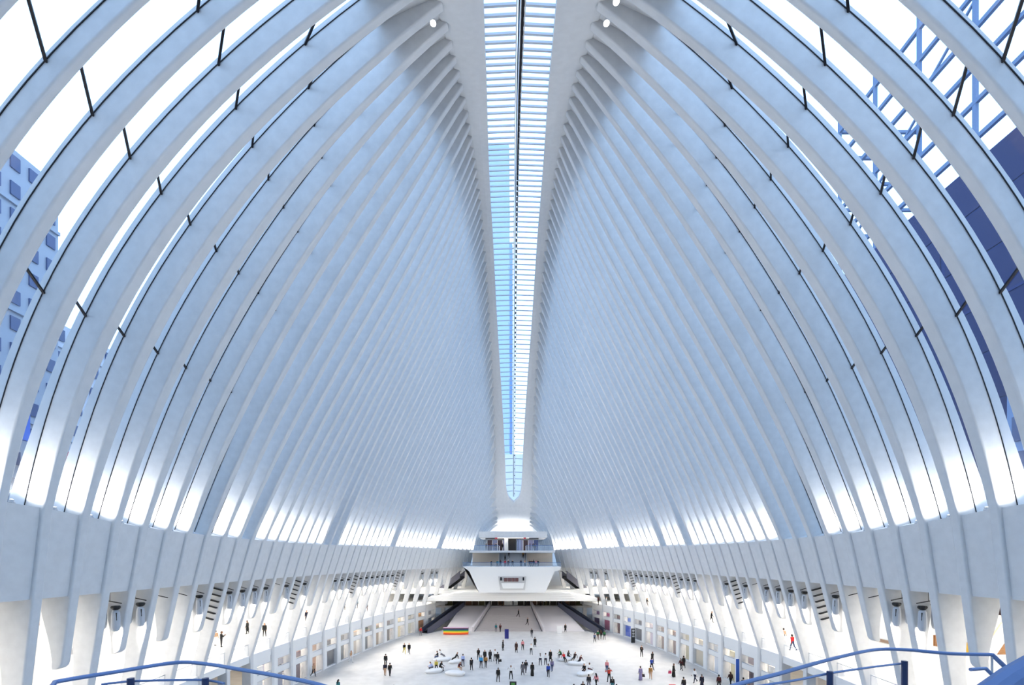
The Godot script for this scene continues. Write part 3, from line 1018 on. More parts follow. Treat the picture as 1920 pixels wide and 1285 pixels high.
func outside() -> void:
	var stone := tint(Color(0.60, 0.64, 0.70))
	var pale := tint(Color(0.74, 0.77, 0.82))
	var blue := tint(Color(0.16, 0.26, 0.45), 0.15)
	tower("stone_building", "grey stone office block with rows of small windows left of the glazing", Vector3(-78, 15.6, -47), Vector3(-50, 56, -14), stone, 1, 20, 15, blue, 0.5)
	tower("annex_building", "lower pale block with square windows beyond the stone office block", Vector3(-80, 15.6, -72), Vector3(-52, 42, -48), pale, 1, 12, 10, blue, 0.5)
	tower("corner_building", "tall pale block with wide windows near the viewing end", Vector3(-102, 15.6, -46), Vector3(-79, 92, -18), pale, 1, 6, 16, blue)
	tower("dark_tower", "dark navy glass tower right of the glazing", Vector3(62, 15.6, -84), Vector3(84, 68, -50), tint(Color(0.02, 0.14, 0.38), 0.8), -1, 3, 8, tint(Color(0.01, 0.10, 0.32), 0.8), 0.94)
	tower("glass_block", "blue glass block with lit floors right of the glazing", Vector3(58, 15.6, -50), Vector3(80, 40, -22), tint(Color(0.45, 0.55, 0.7)), -1, 7, 6, blue, 0.7)
	# open steel frame of a building under construction
	var o := thing("steel_frame", "open steel lattice of an unfinished tower on the right", "steel frame", Vector3(64, 68, -70))
	var m := tint(Color(0.36, 0.46, 0.60), 0.6)
	for z in [-12, -4, 4, 12, 20]:
		var s := st()
		bar(s, Vector3(-1, 0, z), Vector3(-1, 34, z), 0.45, 0.45)
		made(s, "post", m, o)
	for y in range(4, 34, 5):
		var s := st()
		bar(s, Vector3(-1, y, -12), Vector3(-1, y, 20), 0.5, 0.6)
		bar(s, Vector3(-1, y, -12), Vector3(14, y, -12), 0.4, 0.5)
		made(s, "beam", m, o)
	for k in 4:
		var s := st()
		bar(s, Vector3(-1, 4 + 7 * k, -12 + 8 * k), Vector3(-1, 9 + 7 * k, -4 + 8 * k), 0.3, 0.3)
		made(s, "brace", m, o)
	var s2 := st()
	box(s2, Vector3(-200, 15.0, -420), Vector3(200, 15.6, -119))
	made(s2, "pavement", M.street, thing("floor_street_far", "grey street beyond the far end of the hall", "street", Vector3.ZERO, "", "structure"))
	# towers glimpsed through the skylight
	tower("skyscraper", "very tall pale blue glass skyscraper glimpsed through the skylight", Vector3(-75, 15.6, -260), Vector3(-1.6, 225, -215), tint(Color(0.70, 0.80, 0.92), 0.4), 1, 4, 30, tint(Color(0.62, 0.75, 0.92), 0.3), 0.8)
	tower("blue_tower", "blue glass tower with bands glimpsed beyond the skylight's far half", Vector3(-60, 15.6, -330), Vector3(0.2, 230, -290), tint(Color(0.55, 0.68, 0.88), 0.4), 1, 4, 30, tint(Color(0.48, 0.62, 0.86), 0.3), 0.8)
	o = thing("billboard", "colourful red and blue billboard beside the street on the left", "billboard", Vector3(-47, 20, -40))
	for q in [[0, Color(0.75, 0.25, 0.35)], [1, Color(0.2, 0.4, 0.8)], [2, Color(0.55, 0.45, 0.6)], [3, Color(0.7, 0.3, 0.5)]]:
		var s := st()
		boxc(s, Vector3(0, 4.0 + (q[0] % 2) * 4.5, -4.0 + 5.0 * q[0]), Vector3(0.4, 4.4, 4.9))
		made(s, "panel", tint(q[1]), o)
	for z in [-6, 3, 12]:
		var s := st()
		bar(s, Vector3(0, -4.4, z), Vector3(0, 2.0, z), 0.4, 0.4)
		made(s, "post", M.grey_steel, o)

# ---------------------------------------------------------------- the railings in front of the camera
func curve_of(pts: Array, n := 6) -> Array:
	var c := Curve3D.new()
	for k in pts.size():
		var t: Vector3 = (pts[mini(k + 1, pts.size() - 1)] - pts[maxi(k - 1, 0)]) / 6.0
		c.add_point(pts[k], -t, t)
	var out := []
	for k in pts.size() - 1:
		for j in n:
			out.append(c.sample(k, j / float(n)))
	out.append(pts[-1])
	return out

func railings() -> void:
	var drop := 0.6
	var sets := {
		-1: [[[60, 1330], [100, 1284], [116, 1277], [220, 1260], [330, 1243], [390, 1246], [450, 1256], [520, 1268], [600, 1285], [700, 1320]], [[190, 1284], [245, 1278], [315, 1276], [385, 1276], [420, 1282]], [245, 385]],
		1: [[[1250, 1330], [1380, 1285], [1460, 1264], [1560, 1236], [1640, 1219], [1700, 1219], [1780, 1226], [1860, 1228]], [[1330, 1300], [1480, 1278], [1556, 1263], [1630, 1252], [1695, 1244]], [1556, 1696]]}
	for side in sets:
		var which := "left" if side < 0 else "right"
		var q: Array = sets[side]
		var o := thing("balcony_railing", "curved blue steel railing with a low glass panel on the viewing balcony's %s" % which, "railing", Vector3(2.2 * side, EYE - 1.65, -2.4))
		var s := st()
		var top := curve_of(q[0].map(func(v): return on_level(v[0], v[1], EYE - drop) - o.position))
		tube(s, top, 0.011, 8)
		made(s, "handrail", M.blue_steel, o)
		s = st()
		var low := curve_of(q[1].map(func(v): return on_level(v[0], v[1], EYE - drop - 0.11) - o.position))
		tube(s, low, 0.007, 6)
		made(s, "glass_cap", M.blue_steel, o)
		s = st()
		for k in low.size() - 1:
			quad(s, low[k], low[k + 1], Vector3(low[k + 1].x, 0.05, low[k + 1].z), Vector3(low[k].x, 0.05, low[k].z))
		made(s, "glass_panel", M.rail_glass, o)
		for x in q[2]:
			s = st()
			var p := on_level(x, 1276 if side < 0 else (1263 if x < 1600 else 1243), EYE - drop - 0.1) - o.position
			tube(s, [Vector3(p.x, 0.0, p.z), p + Vector3(0, 0.012, 0)], 0.018, 10)
			made(s, "post", tint(Color(0.12, 0.2, 0.36), 0.35), o)
		if side > 0:
			s = st()
			var b := on_level(1860, 1228, EYE - drop) - o.position
			tube(s, [b, on_level(1898, 1264, EYE - drop - 0.12) - o.position, on_level(1940, 1300, EYE - drop - 0.25) - o.position], 0.013, 8)
			made(s, "stair_rail", M.blue_steel, o)
			s = st()
			tube(s, [on_level(1820, 1256, EYE - 0.66) - o.position, on_level(1848, 1254, EYE - 0.66) - o.position, on_level(1876, 1281, EYE - 0.74) - o.position, on_level(1890, 1300, EYE - 0.8) - o.position], 0.011, 8)
			made(s, "inner_rail", M.blue_steel, o)
			s = st()
			bar(s, b, Vector3(b.x, 0, b.z), 0.008, 0.008)
			made(s, "stay", M.grey_steel, o)
	var o := thing("stair_handrail", "thick blue handrail of the stair beside the viewing balcony", "handrail", Vector3(1.4, EYE - 1.65, -1.0))
	var s := st()
	tube(s, [wp(1850, 1310, 1.15) - o.position, wp(1900, 1275, 1.15) - o.position, wp(1990, 1225, 1.15) - o.position], 0.035, 12)
	made(s, "rail", M.blue_steel, o)
	s = st()
	bar(s, wp(1990, 1230, 1.15) - o.position, Vector3((wp(1990, 1230, 1.15) - o.position).x, 0, (wp(1990, 1230, 1.15) - o.position).z), 0.03, 0.03)
	made(s, "post", M.blue_steel, o)

# ---------------------------------------------------------------- seats, stands and signs on the floor
func pebble(px: float, py: float, l: float, w: float, h: float, turn: float, label: String) -> Vector3:
	var at := on_level(px, py, 0)
	var o := thing("bench", label, "bench", at, "white sculpted benches")
	o.rotation.y = turn
	var s := st()
	s.set_smooth_group(0)
	var n := 20
	var prof := [[0.0, h * 0.93], [0.55, h], [0.85, h * 0.97], [0.97, h * 0.8], [1.0, h * 0.55], [0.93, h * 0.25], [0.84, 0.04], [0.84, 0.0]]
	for k in prof.size() - 1:
		for j in n:
			var q := []
			for e in [[k, j], [k + 1, j], [k + 1, j + 1], [k, j + 1]]:
				var a: float = TAU * e[1] / n
				var r: float = prof[e[0]][0]
				q.append(Vector3(signf(cos(a)) * pow(absf(cos(a)), 0.75) * l / 2 * r, prof[e[0]][1] * (1.0 + 0.18 * cos(a) * r), signf(sin(a)) * pow(absf(sin(a)), 0.75) * w / 2 * r))
			quad(s, q[0], q[1], q[2], q[3])
	made(s, "seat", M.white_steel, o)
	s = st()
	boxc(s, Vector3(0, 0.03, 0), Vector3(l * 0.7, 0.06, w * 0.6))
	made(s, "plinth", M.grey_stone, o)
	return at

func stand(called: String, label: String, category: String, px: float, py: float, w: float, h: float, c: Color, depth := 0.25, lift := 0.12) -> Node3D:
	var o := thing(called, label, category, on_level(px, py, 0))
	var s := st()
	boxc(s, Vector3(0, lift + h / 2, 0), Vector3(w, h, depth))
	made(s, "panel", tint(c, 0.4), o)
	s = st()
	boxc(s, Vector3(0, lift / 2, 0), Vector3(w * 0.8, lift, depth + 0.15))
	made(s, "foot", M.grey_steel, o)
	return o

func furniture() -> void:
	pebble(829, 1240, 2.6, 1.4, 0.45, 0.2, "white sculpted bench beside the couple leaning back")
	pebble(853, 1244, 1.9, 1.1, 0.42, 0.4, "small white sculpted bench under the person leaning back in black")
	pebble(853, 1266, 2.8, 1.6, 0.48, -0.5, "large white sculpted bench with a maroon bag on it")
	pebble(813, 1262, 2.3, 1.2, 0.45, 0.35, "white sculpted bench with people in blue and black seated")
	pebble(1062, 1239, 2.6, 1.3, 0.45, 0.5, "white sculpted bench under the person in red")
	pebble(1081, 1247, 2.6, 1.5, 0.45, -0.3, "white sculpted bench with people reclining in dark clothes")
	pebble(1097, 1266, 2.4, 1.5, 0.45, 0.6, "white sculpted bench with a seated couple at its end")
	# rainbow counter
	var o := thing("counter", "long rainbow striped counter near the left escalator", "counter", on_level(855, 1190, 0))
	var L := 4.9
	for k in 6:
		var s := st()
		var y := 0.1 + 0.2 * k
		for j in 8:
			var x0 := -L / 2 + L * j / 8.0
			var bend := 0.1 * sin(j / 8.0 * PI)
			hexa(s, [Vector3(x0, y - bend * (5 - k) / 5, 0.5), Vector3(x0, y + 0.2 - bend * (4 - k) / 5, 0.5), Vector3(x0, y + 0.2, -0.5), Vector3(x0, y, -0.5)].map(func(v): return Vector3(v.x, maxf(v.y, 0.02), v.z)), [Vector3(x0 + L / 8, y - 0.1 * sin((j + 1) / 8.0 * PI) * (5 - k) / 5, 0.5), Vector3(x0 + L / 8, y + 0.2 - 0.1 * sin((j + 1) / 8.0 * PI) * (4 - k) / 5, 0.5), Vector3(x0 + L / 8, y + 0.2, -0.5), Vector3(x0 + L / 8, y, -0.5)].map(func(v): return Vector3(v.x, maxf(v.y, 0.02), v.z)))
		made(s, "stripe", tint([Color(0.82, 0.25, 0.1), Color(0.93, 0.45, 0.1), Color(0.88, 0.78, 0.15), Color(0.25, 0.55, 0.2), Color(0.13, 0.25, 0.4), Color(0.22, 0.08, 0.2)][k], 0.4), o)
	var s := st()
	boxc(s, Vector3(0, 1.34, 0), Vector3(L + 0.1, 0.08, 1.1))
	made(s, "top", tint(Color(0.75, 0.62, 0.72)), o)
	stand("sign_stand", "tall deep blue information sign standing before the far stairs", "sign", 950, 1199, 0.75, 1.75, Color(0.09, 0.11, 0.42))
	o = stand("digital_sign", "dark digital sign with a green screen on the open floor", "sign", 962, 1303, 0.75, 1.3, Color(0.06, 0.07, 0.1))
	s = st()
	boxc(s, Vector3(0, 1.2, 0.13), Vector3(0.4, 0.25, 0.02))
	made(s, "screen", tint(Color(0.3, 0.55, 0.25)), o)
	o = stand("banner_stand", "tall black banner stand with white lettering by the right shops", "banner", 1187, 1207, 0.65, 2.5, Color(0.04, 0.07, 0.1))
	for k in 5:
		s = st()
		boxc(s, Vector3(0, 2.35 - 0.28 * k, 0.14), Vector3(0.4 - 0.06 * (k % 2), 0.1, 0.02))
		made(s, "lettering", tint(Color(0.85, 0.88, 0.9)), o)
	stand("red_stand", "low red stand on the floor near the right shops", "stand", 1261, 1298, 0.7, 0.7, Color(0.8, 0.2, 0.18))
	stand("white_cabinet", "small white cabinet against the right stone flank", "cabinet", 1049, 1188, 1.0, 1.4, Color(0.88, 0.88, 0.88), 0.4, 0.05)
	o = stand("blue_banner", "tall blue feather banner standing by the right railing", "banner", 1383, 1296, 0.35, 3.4, Color(0.15, 0.32, 0.66), 0.06, 0.2)
	s = st()
	tube(s, [Vector3(0.19, 0, 0), Vector3(0.19, 3.9, 0)], 0.03, 6)
	made(s, "pole", M.grey_steel, o)
	for q in [["rear_counter", "striped white and purple counter under the left mezzanine", 483, 1258, 3.0, 1.0, Color(0.75, 0.7, 0.85)], ["sofa", "dark red lounge seat beside the left shops", 519, 1262, 2.0, 0.9, Color(0.3, 0.1, 0.08)]]:
		o = thing(q[0], q[1], "counter" if q[0] == "rear_counter" else "sofa", on_level(q[2], q[3], 0))
		s = st()
		boxc(s, Vector3(0, q[5] / 2, 0), Vector3(q[4], q[5], 0.8))
		made(s, "body", tint(q[6]), o)
		s = st()
		boxc(s, Vector3(0, q[5] + 0.05, -0.2), Vector3(q[4] + 0.1, 0.12, 0.6))
		made(s, "top", tint(q[6].darkened(0.4)), o)

# ---------------------------------------------------------------- people
var bodies := {}

func leg(out: Array, sx: float, hip: Vector3, swing: float, bend: float, spread := 0.0) -> void:
	var th := 0.43
	var sh := 0.42
	var k := hip + Vector3(sx * spread * 0.4, -th * cos(swing), th * sin(swing))
	var a := k + Vector3(sx * spread * 0.2, -sh * cos(swing - bend), sh * sin(swing - bend))
	out.append([hip, k, 0.09, 0.062, 3])
	out.append([k, a, 0.062, 0.045, 3])
	out.append([a + Vector3(0, -0.015, -0.02), a + Vector3(sx * 0.02, -0.035, 0.15), 0.05, 0.035, 4])

func arm(out: Array, tips: Array, sx: float, sh: Vector3, swing: float, bend: float, lift := 0.08, turn := 0.0) -> void:
	var el := sh + Vector3(sx * sin(lift) * 0.29, -0.29 * cos(lift) * cos(swing), 0.29 * sin(swing))
	var fa := swing + bend
	var wr := el + Vector3(sx * (sin(lift) * 0.15 - turn), -0.25 * cos(fa), 0.25 * sin(fa))
	out.append([sh, el, 0.056, 0.045, 2])
	out.append([el, wr, 0.045, 0.032, 2])
	var dir := (wr - el).normalized()
	var palm := wr + dir * 0.07
	out.append([wr, palm, 0.03, 0.034, 0])
	var across := Vector3(0, 0, 1) if absf(dir.z) < 0.7 else Vector3(1, 0, 0)
	for k in 4:      # four fingers and a thumb
		var base := palm + across * (0.027 * (k - 1.5) * 0.8)
		var len: float = [0.065, 0.08, 0.075, 0.055][k]
		var curl := Vector3(-sx * 0.35, 0, 0)
		tips.append([base, base + dir * len * 0.55, base + (dir + curl).normalized() * len])
	tips.append([wr + dir * 0.02 + across * 0.025, wr + dir * 0.05 + across * 0.055, wr + dir * 0.075 + across * 0.055 + Vector3(-sx * 0.02, 0, 0)])

func skeleton(pose: String) -> Array:
	var b := []
	var tips := []
	var up := Vector3(0, 0.93, 0)
	var lean := 0.0
	match pose:
		"sit", "sit_lean", "recline":
			up = Vector3(0, 0.56, 0)
			lean = {"sit": 0.12, "sit_lean": 0.42, "recline": -0.5}[pose]
		"walk", "stride":
			lean = 0.05
	var t := func(y: float) -> Vector3: return up + Vector3(0, y * cos(lean), y * sin(lean))
	for sx in [-1, 1]:
		b.append([up + Vector3(sx * 0.075, 0, 0), t.call(0.18) + Vector3(sx * 0.07, 0, 0), 0.105, 0.10, 3 if pose != "coat" and pose != "robe" else 2])
		b.append([t.call(0.14) + Vector3(sx * 0.07, 0, 0), t.call(0.42) + Vector3(sx * 0.085, 0, 0), 0.105, 0.11, 2])
		b.append([t.call(0.42) + Vector3(sx * 0.08, 0, 0), t.call(0.46) + Vector3(sx * 0.165, 0, 0), 0.09, 0.06, 2])
	b.append([t.call(0.46), t.call(0.60), 0.06, 0.05, 0])
	var nod := 0.03
	b.append([t.call(0.62) + Vector3(0, 0, 0.02 + nod), t.call(0.70) + Vector3(0, 0, 0.02 + nod), 0.078, 0.088, 0])
	b.append([t.call(0.64) + Vector3(0, 0, 0.09 + nod), t.call(0.67) + Vector3(0, 0, 0.10 + nod), 0.022, 0.014, 0])
	for sx in [-1, 1]:
		b.append([t.call(0.665) + Vector3(sx * 0.085, 0, 0.01 + nod), t.call(0.685) + Vector3(sx * 0.088, 0, nod), 0.016, 0.016, 0])
	b.append([t.call(0.69) + Vector3(0, 0, -0.025 + nod), t.call(0.735) + Vector3(0, 0, 0.01 + nod), 0.09, 0.075, 1])
	if pose == "long_hair" or pose == "stride":
		b.append([t.call(0.68) + Vector3(0, 0, -0.06), t.call(0.42) + Vector3(0, 0, -0.11), 0.085, 0.06, 1])
	var hip := func(sx: float) -> Vector3: return up + Vector3(sx * 0.085, -0.02, 0)
	var sh := func(sx: float) -> Vector3: return t.call(0.455) + Vector3(sx * 0.185, 0, 0)
	for sx in [-1, 1]:
		match pose:
			"walk":
				leg(b, sx, hip.call(sx), 0.32 * sx, 0.12 if sx > 0 else 0.42)
				arm(b, tips, sx, sh.call(sx), -0.35 * sx, 0.3)
			"stride":
				leg(b, sx, hip.call(sx), -0.42 * sx, 0.15 if sx < 0 else 0.5)
				arm(b, tips, sx, sh.call(sx), 0.42 * sx, 0.35)
			"phone":
				leg(b, sx, hip.call(sx), 0.03 * sx, 0.03, 0.1)
				arm(b, tips, sx, sh.call(sx), 0.45, 1.75, 0.1, 0.11)
			"elbows":
				leg(b, sx, hip.call(sx), 0.0, 0.0, 0.18)
				arm(b, tips, sx, sh.call(sx), 0.25, 2.1, 1.0, 0.18)
			"sit", "sit_lean":
				leg(b, sx, hip.call(sx), 1.45, 1.5, 0.12)
				arm(b, tips, sx, sh.call(sx), 0.5, 0.8)
			"recline":
				leg(b, sx, hip.call(sx), 1.25, 0.75, 0.1)
				arm(b, tips, sx, sh.call(sx), -0.5, 0.3, 0.2)
			_:
				leg(b, sx, hip.call(sx), 0.05 * sx, 0.05, 0.12)
				arm(b, tips, sx, sh.call(sx), 0.1 * sx, 0.25, 0.12)
	if pose == "coat":
		b.append([Vector3(0, 0.98, 0), Vector3(0, 0.55, 0), 0.14, 0.185, 2])
	if pose == "robe":
		b.append([Vector3(0, 1.0, 0), Vector3(0, 0.2, 0), 0.15, 0.23, 2])
	return [b, tips]

func body(pose: String) -> ArrayMesh:
	if bodies.has(pose):
		return bodies[pose]
	var sk := skeleton(pose)
	var bones: Array = sk[0]
	var cell := 0.027
	var lo := Vector3(9, 9, 9)
	var hi := -lo
	for q in bones:
		var r := maxf(q[2], q[3]) + 0.06
		for p in [q[0], q[1]]:
			lo = lo.min(p - Vector3(r, r, r))
			hi = hi.max(p + Vector3(r, r, r))
	var n := Vector3i(((hi - lo) / cell).ceil()) + Vector3i.ONE
	var field := PackedFloat32Array()
	field.resize(n.x * n.y * n.z)
	field.fill(1.0)
	var near := PackedFloat32Array(field)
	var what := PackedByteArray()
	what.resize(field.size())
	for q in bones:
		var a: Vector3 = q[0]
		var b: Vector3 = q[1]
		var ra: float = q[2]
		var rb: float = q[3]
		var ab := b - a
		var l2 := maxf(ab.length_squared(), 1e-6)
		var m := maxf(ra, rb) + 0.06
		var c0 := Vector3i(((a.min(b) - Vector3(m, m, m) - lo) / cell).floor()).clamp(Vector3i.ZERO, n - Vector3i.ONE)
		var c1 := Vector3i(((a.max(b) + Vector3(m, m, m) - lo) / cell).ceil()).clamp(Vector3i.ZERO, n - Vector3i.ONE)
		for z in range(c0.z, c1.z + 1):
			for y in range(c0.y, c1.y + 1):
				for x in range(c0.x, c1.x + 1):
					var v := lo + Vector3(x, y, z) * cell
					var t := clampf((v - a).dot(ab) / l2, 0, 1)
					var e := (v - a - ab * t).length() - lerpf(ra, rb, t)
					var at := (z * n.y + y) * n.x + x
					if e < near[at]:
						near[at] = e
						what[at] = q[4]
					var k := 0.022
					var o := field[at]
					var h := maxf(k - absf(o - e), 0.0) / k
					field[at] = minf(o, e) - h * h * k * 0.25
	# surface nets
	var ids := PackedInt32Array()
	ids.resize(field.size())
	ids.fill(-1)
	var vs := PackedVector3Array()
	var vm := PackedByteArray()
	var step := [1, n.x, n.x * n.y]
	for z in n.z - 1:
		for y in n.y - 1:
			for x in n.x - 1:
				var at := (z * n.y + y) * n.x + x
				var inside := 0
				for k in 8:
					if field[at + (k & 1) + ((k >> 1) & 1) * n.x + (k >> 2) * step[2]] < 0:
						inside += 1
				if inside == 0 or inside == 8:
					continue
				var sum := Vector3.ZERO
				var cnt := 0
				var best := 9.0
				var mat_id := 0
				for k in 8:
					var pk := Vector3(k & 1, (k >> 1) & 1, k >> 2)
					var ak: int = at + (k & 1) + ((k >> 1) & 1) * n.x + (k >> 2) * step[2]
					var fk := field[ak]
					if absf(near[ak]) < best:
						best = absf(near[ak])
						mat_id = what[ak]
					for e in 3:
						if k & (1 << e):
							continue
						var f2 := field[ak + step[e]]
						if (fk < 0) != (f2 < 0):
							var q := pk
							q[e] += fk / (fk - f2)
							sum += q
							cnt += 1
				ids[at] = vs.size()
				vs.append(lo + (Vector3(x, y, z) + sum / cnt) * cell)
				vm.append(mat_id)
	var tools := []
	for k in 5:
		var s := SurfaceTool.new()
		s.begin(Mesh.PRIMITIVE_TRIANGLES)
		s.set_smooth_group(0)
		tools.append(s)
	for z in range(1, n.z - 1):
		for y in range(1, n.y - 1):
			for x in range(1, n.x - 1):
				var at := (z * n.y + y) * n.x + x
				for e in 3:
					var f0 := field[at]
					var f1 := field[at + step[e]]
					if (f0 < 0) == (f1 < 0):
						continue
					var u: int = step[(e + 1) % 3]
					var w: int = step[(e + 2) % 3]
					var q := [ids[at], ids[at - u], ids[at - u - w], ids[at - w]]
					if q.has(-1):
						continue
					if f0 < 0:
						q.reverse()
					var s: SurfaceTool = tools[vm[q[0]]]
					for k in [0, 2, 1, 0, 3, 2]:
						s.add_vertex(vs[q[k]])
	for q in sk[1]:      # fingers
		tube(tools[0], q, [0.010, 0.009, 0.007], 5)
	var m := ArrayMesh.new()
	for k in 5:
		tools[k].generate_normals()
		tools[k].commit(m)
	bodies[pose] = m
	return m

const SKIN := [Color(0.80, 0.60, 0.48), Color(0.70, 0.50, 0.38), Color(0.46, 0.31, 0.22), Color(0.85, 0.67, 0.56)]
const HAIR := [Color(0.05, 0.04, 0.04), Color(0.12, 0.08, 0.06), Color(0.3, 0.2, 0.12), Color(0.45, 0.42, 0.4)]
const CLOTH := {"black": Color(0.025, 0.025, 0.03), "charcoal": Color(0.10, 0.10, 0.12), "navy": Color(0.05, 0.06, 0.16), "grey": Color(0.35, 0.35, 0.38), "white": Color(0.88, 0.88, 0.88), "pink": Color(0.78, 0.5, 0.52), "red": Color(0.72, 0.05, 0.08), "maroon": Color(0.26, 0.05, 0.07), "orange red": Color(0.68, 0.2, 0.14), "blue": Color(0.12, 0.25, 0.6), "sky blue": Color(0.2, 0.55, 0.75), "teal": Color(0.1, 0.38, 0.42), "green": Color(0.1, 0.36, 0.2), "beige": Color(0.72, 0.58, 0.46), "tan": Color(0.6, 0.44, 0.24), "brown": Color(0.22, 0.12, 0.09), "yellow": Color(0.82, 0.75, 0.35), "lilac": Color(0.48, 0.45, 0.6), "denim": Color(0.2, 0.26, 0.4), "pale blue": Color(0.62, 0.68, 0.85)}
const WORDS := {"walk": "walking", "stride": "long-haired, walking", "phone": "holding a phone", "elbows": "elbows raised", "sit": "sitting upright", "sit_lean": "sitting hunched", "recline": "leaning back", "coat": "in knee-length coat", "robe": "in ankle-length robe", "stand": "standing", "long_hair": "long-haired, standing"}

func person(at: Vector3, pose: String, turn: float, top: String, bottom: String, where: String, size := 1.0) -> void:
	var o := MeshInstance3D.new()
	o.name = numbered("person")
	o.mesh = body(pose)
	add_child(o)
	o.position = at
	o.rotation.y = turn
	o.scale = Vector3(size, size, size)
	var n: int = names["person"]
	var cs := [SKIN[n * 7 % 4], HAIR[n * 5 % 4 if n % 3 else 0], CLOTH[top], CLOTH[bottom], Color(0.06, 0.06, 0.07) if n % 4 else Color(0.7, 0.7, 0.7)]
	for k in 5:
		o.set_surface_override_material(k, tint(cs[k], 0.8))
	tag(o, "person in %s top, %s trousers, %s %s" % [top, bottom, WORDS[pose], where], "person", "people in the hall")

func bag(at: Vector3, c: Color, label: String) -> void:
	var o := thing("bag", label, "bag", at)
	var s := st()
	hexa(s, [Vector3(-0.2, -0.3, -0.08), Vector3(0.2, -0.3, -0.08), Vector3(0.2, -0.3, 0.08), Vector3(-0.2, -0.3, 0.08)], [Vector3(-0.16, 0.05, -0.05), Vector3(0.16, 0.05, -0.05), Vector3(0.16, 0.05, 0.05), Vector3(-0.16, 0.05, 0.05)])
	made(s, "body", tint(c), o)
	s = st()
	tube(s, [Vector3(-0.1, 0.04, 0), Vector3(-0.06, 0.22, 0), Vector3(0.06, 0.22, 0), Vector3(0.1, 0.04, 0)], 0.012, 5)
	made(s, "handle", tint(c.darkened(0.4)), o)

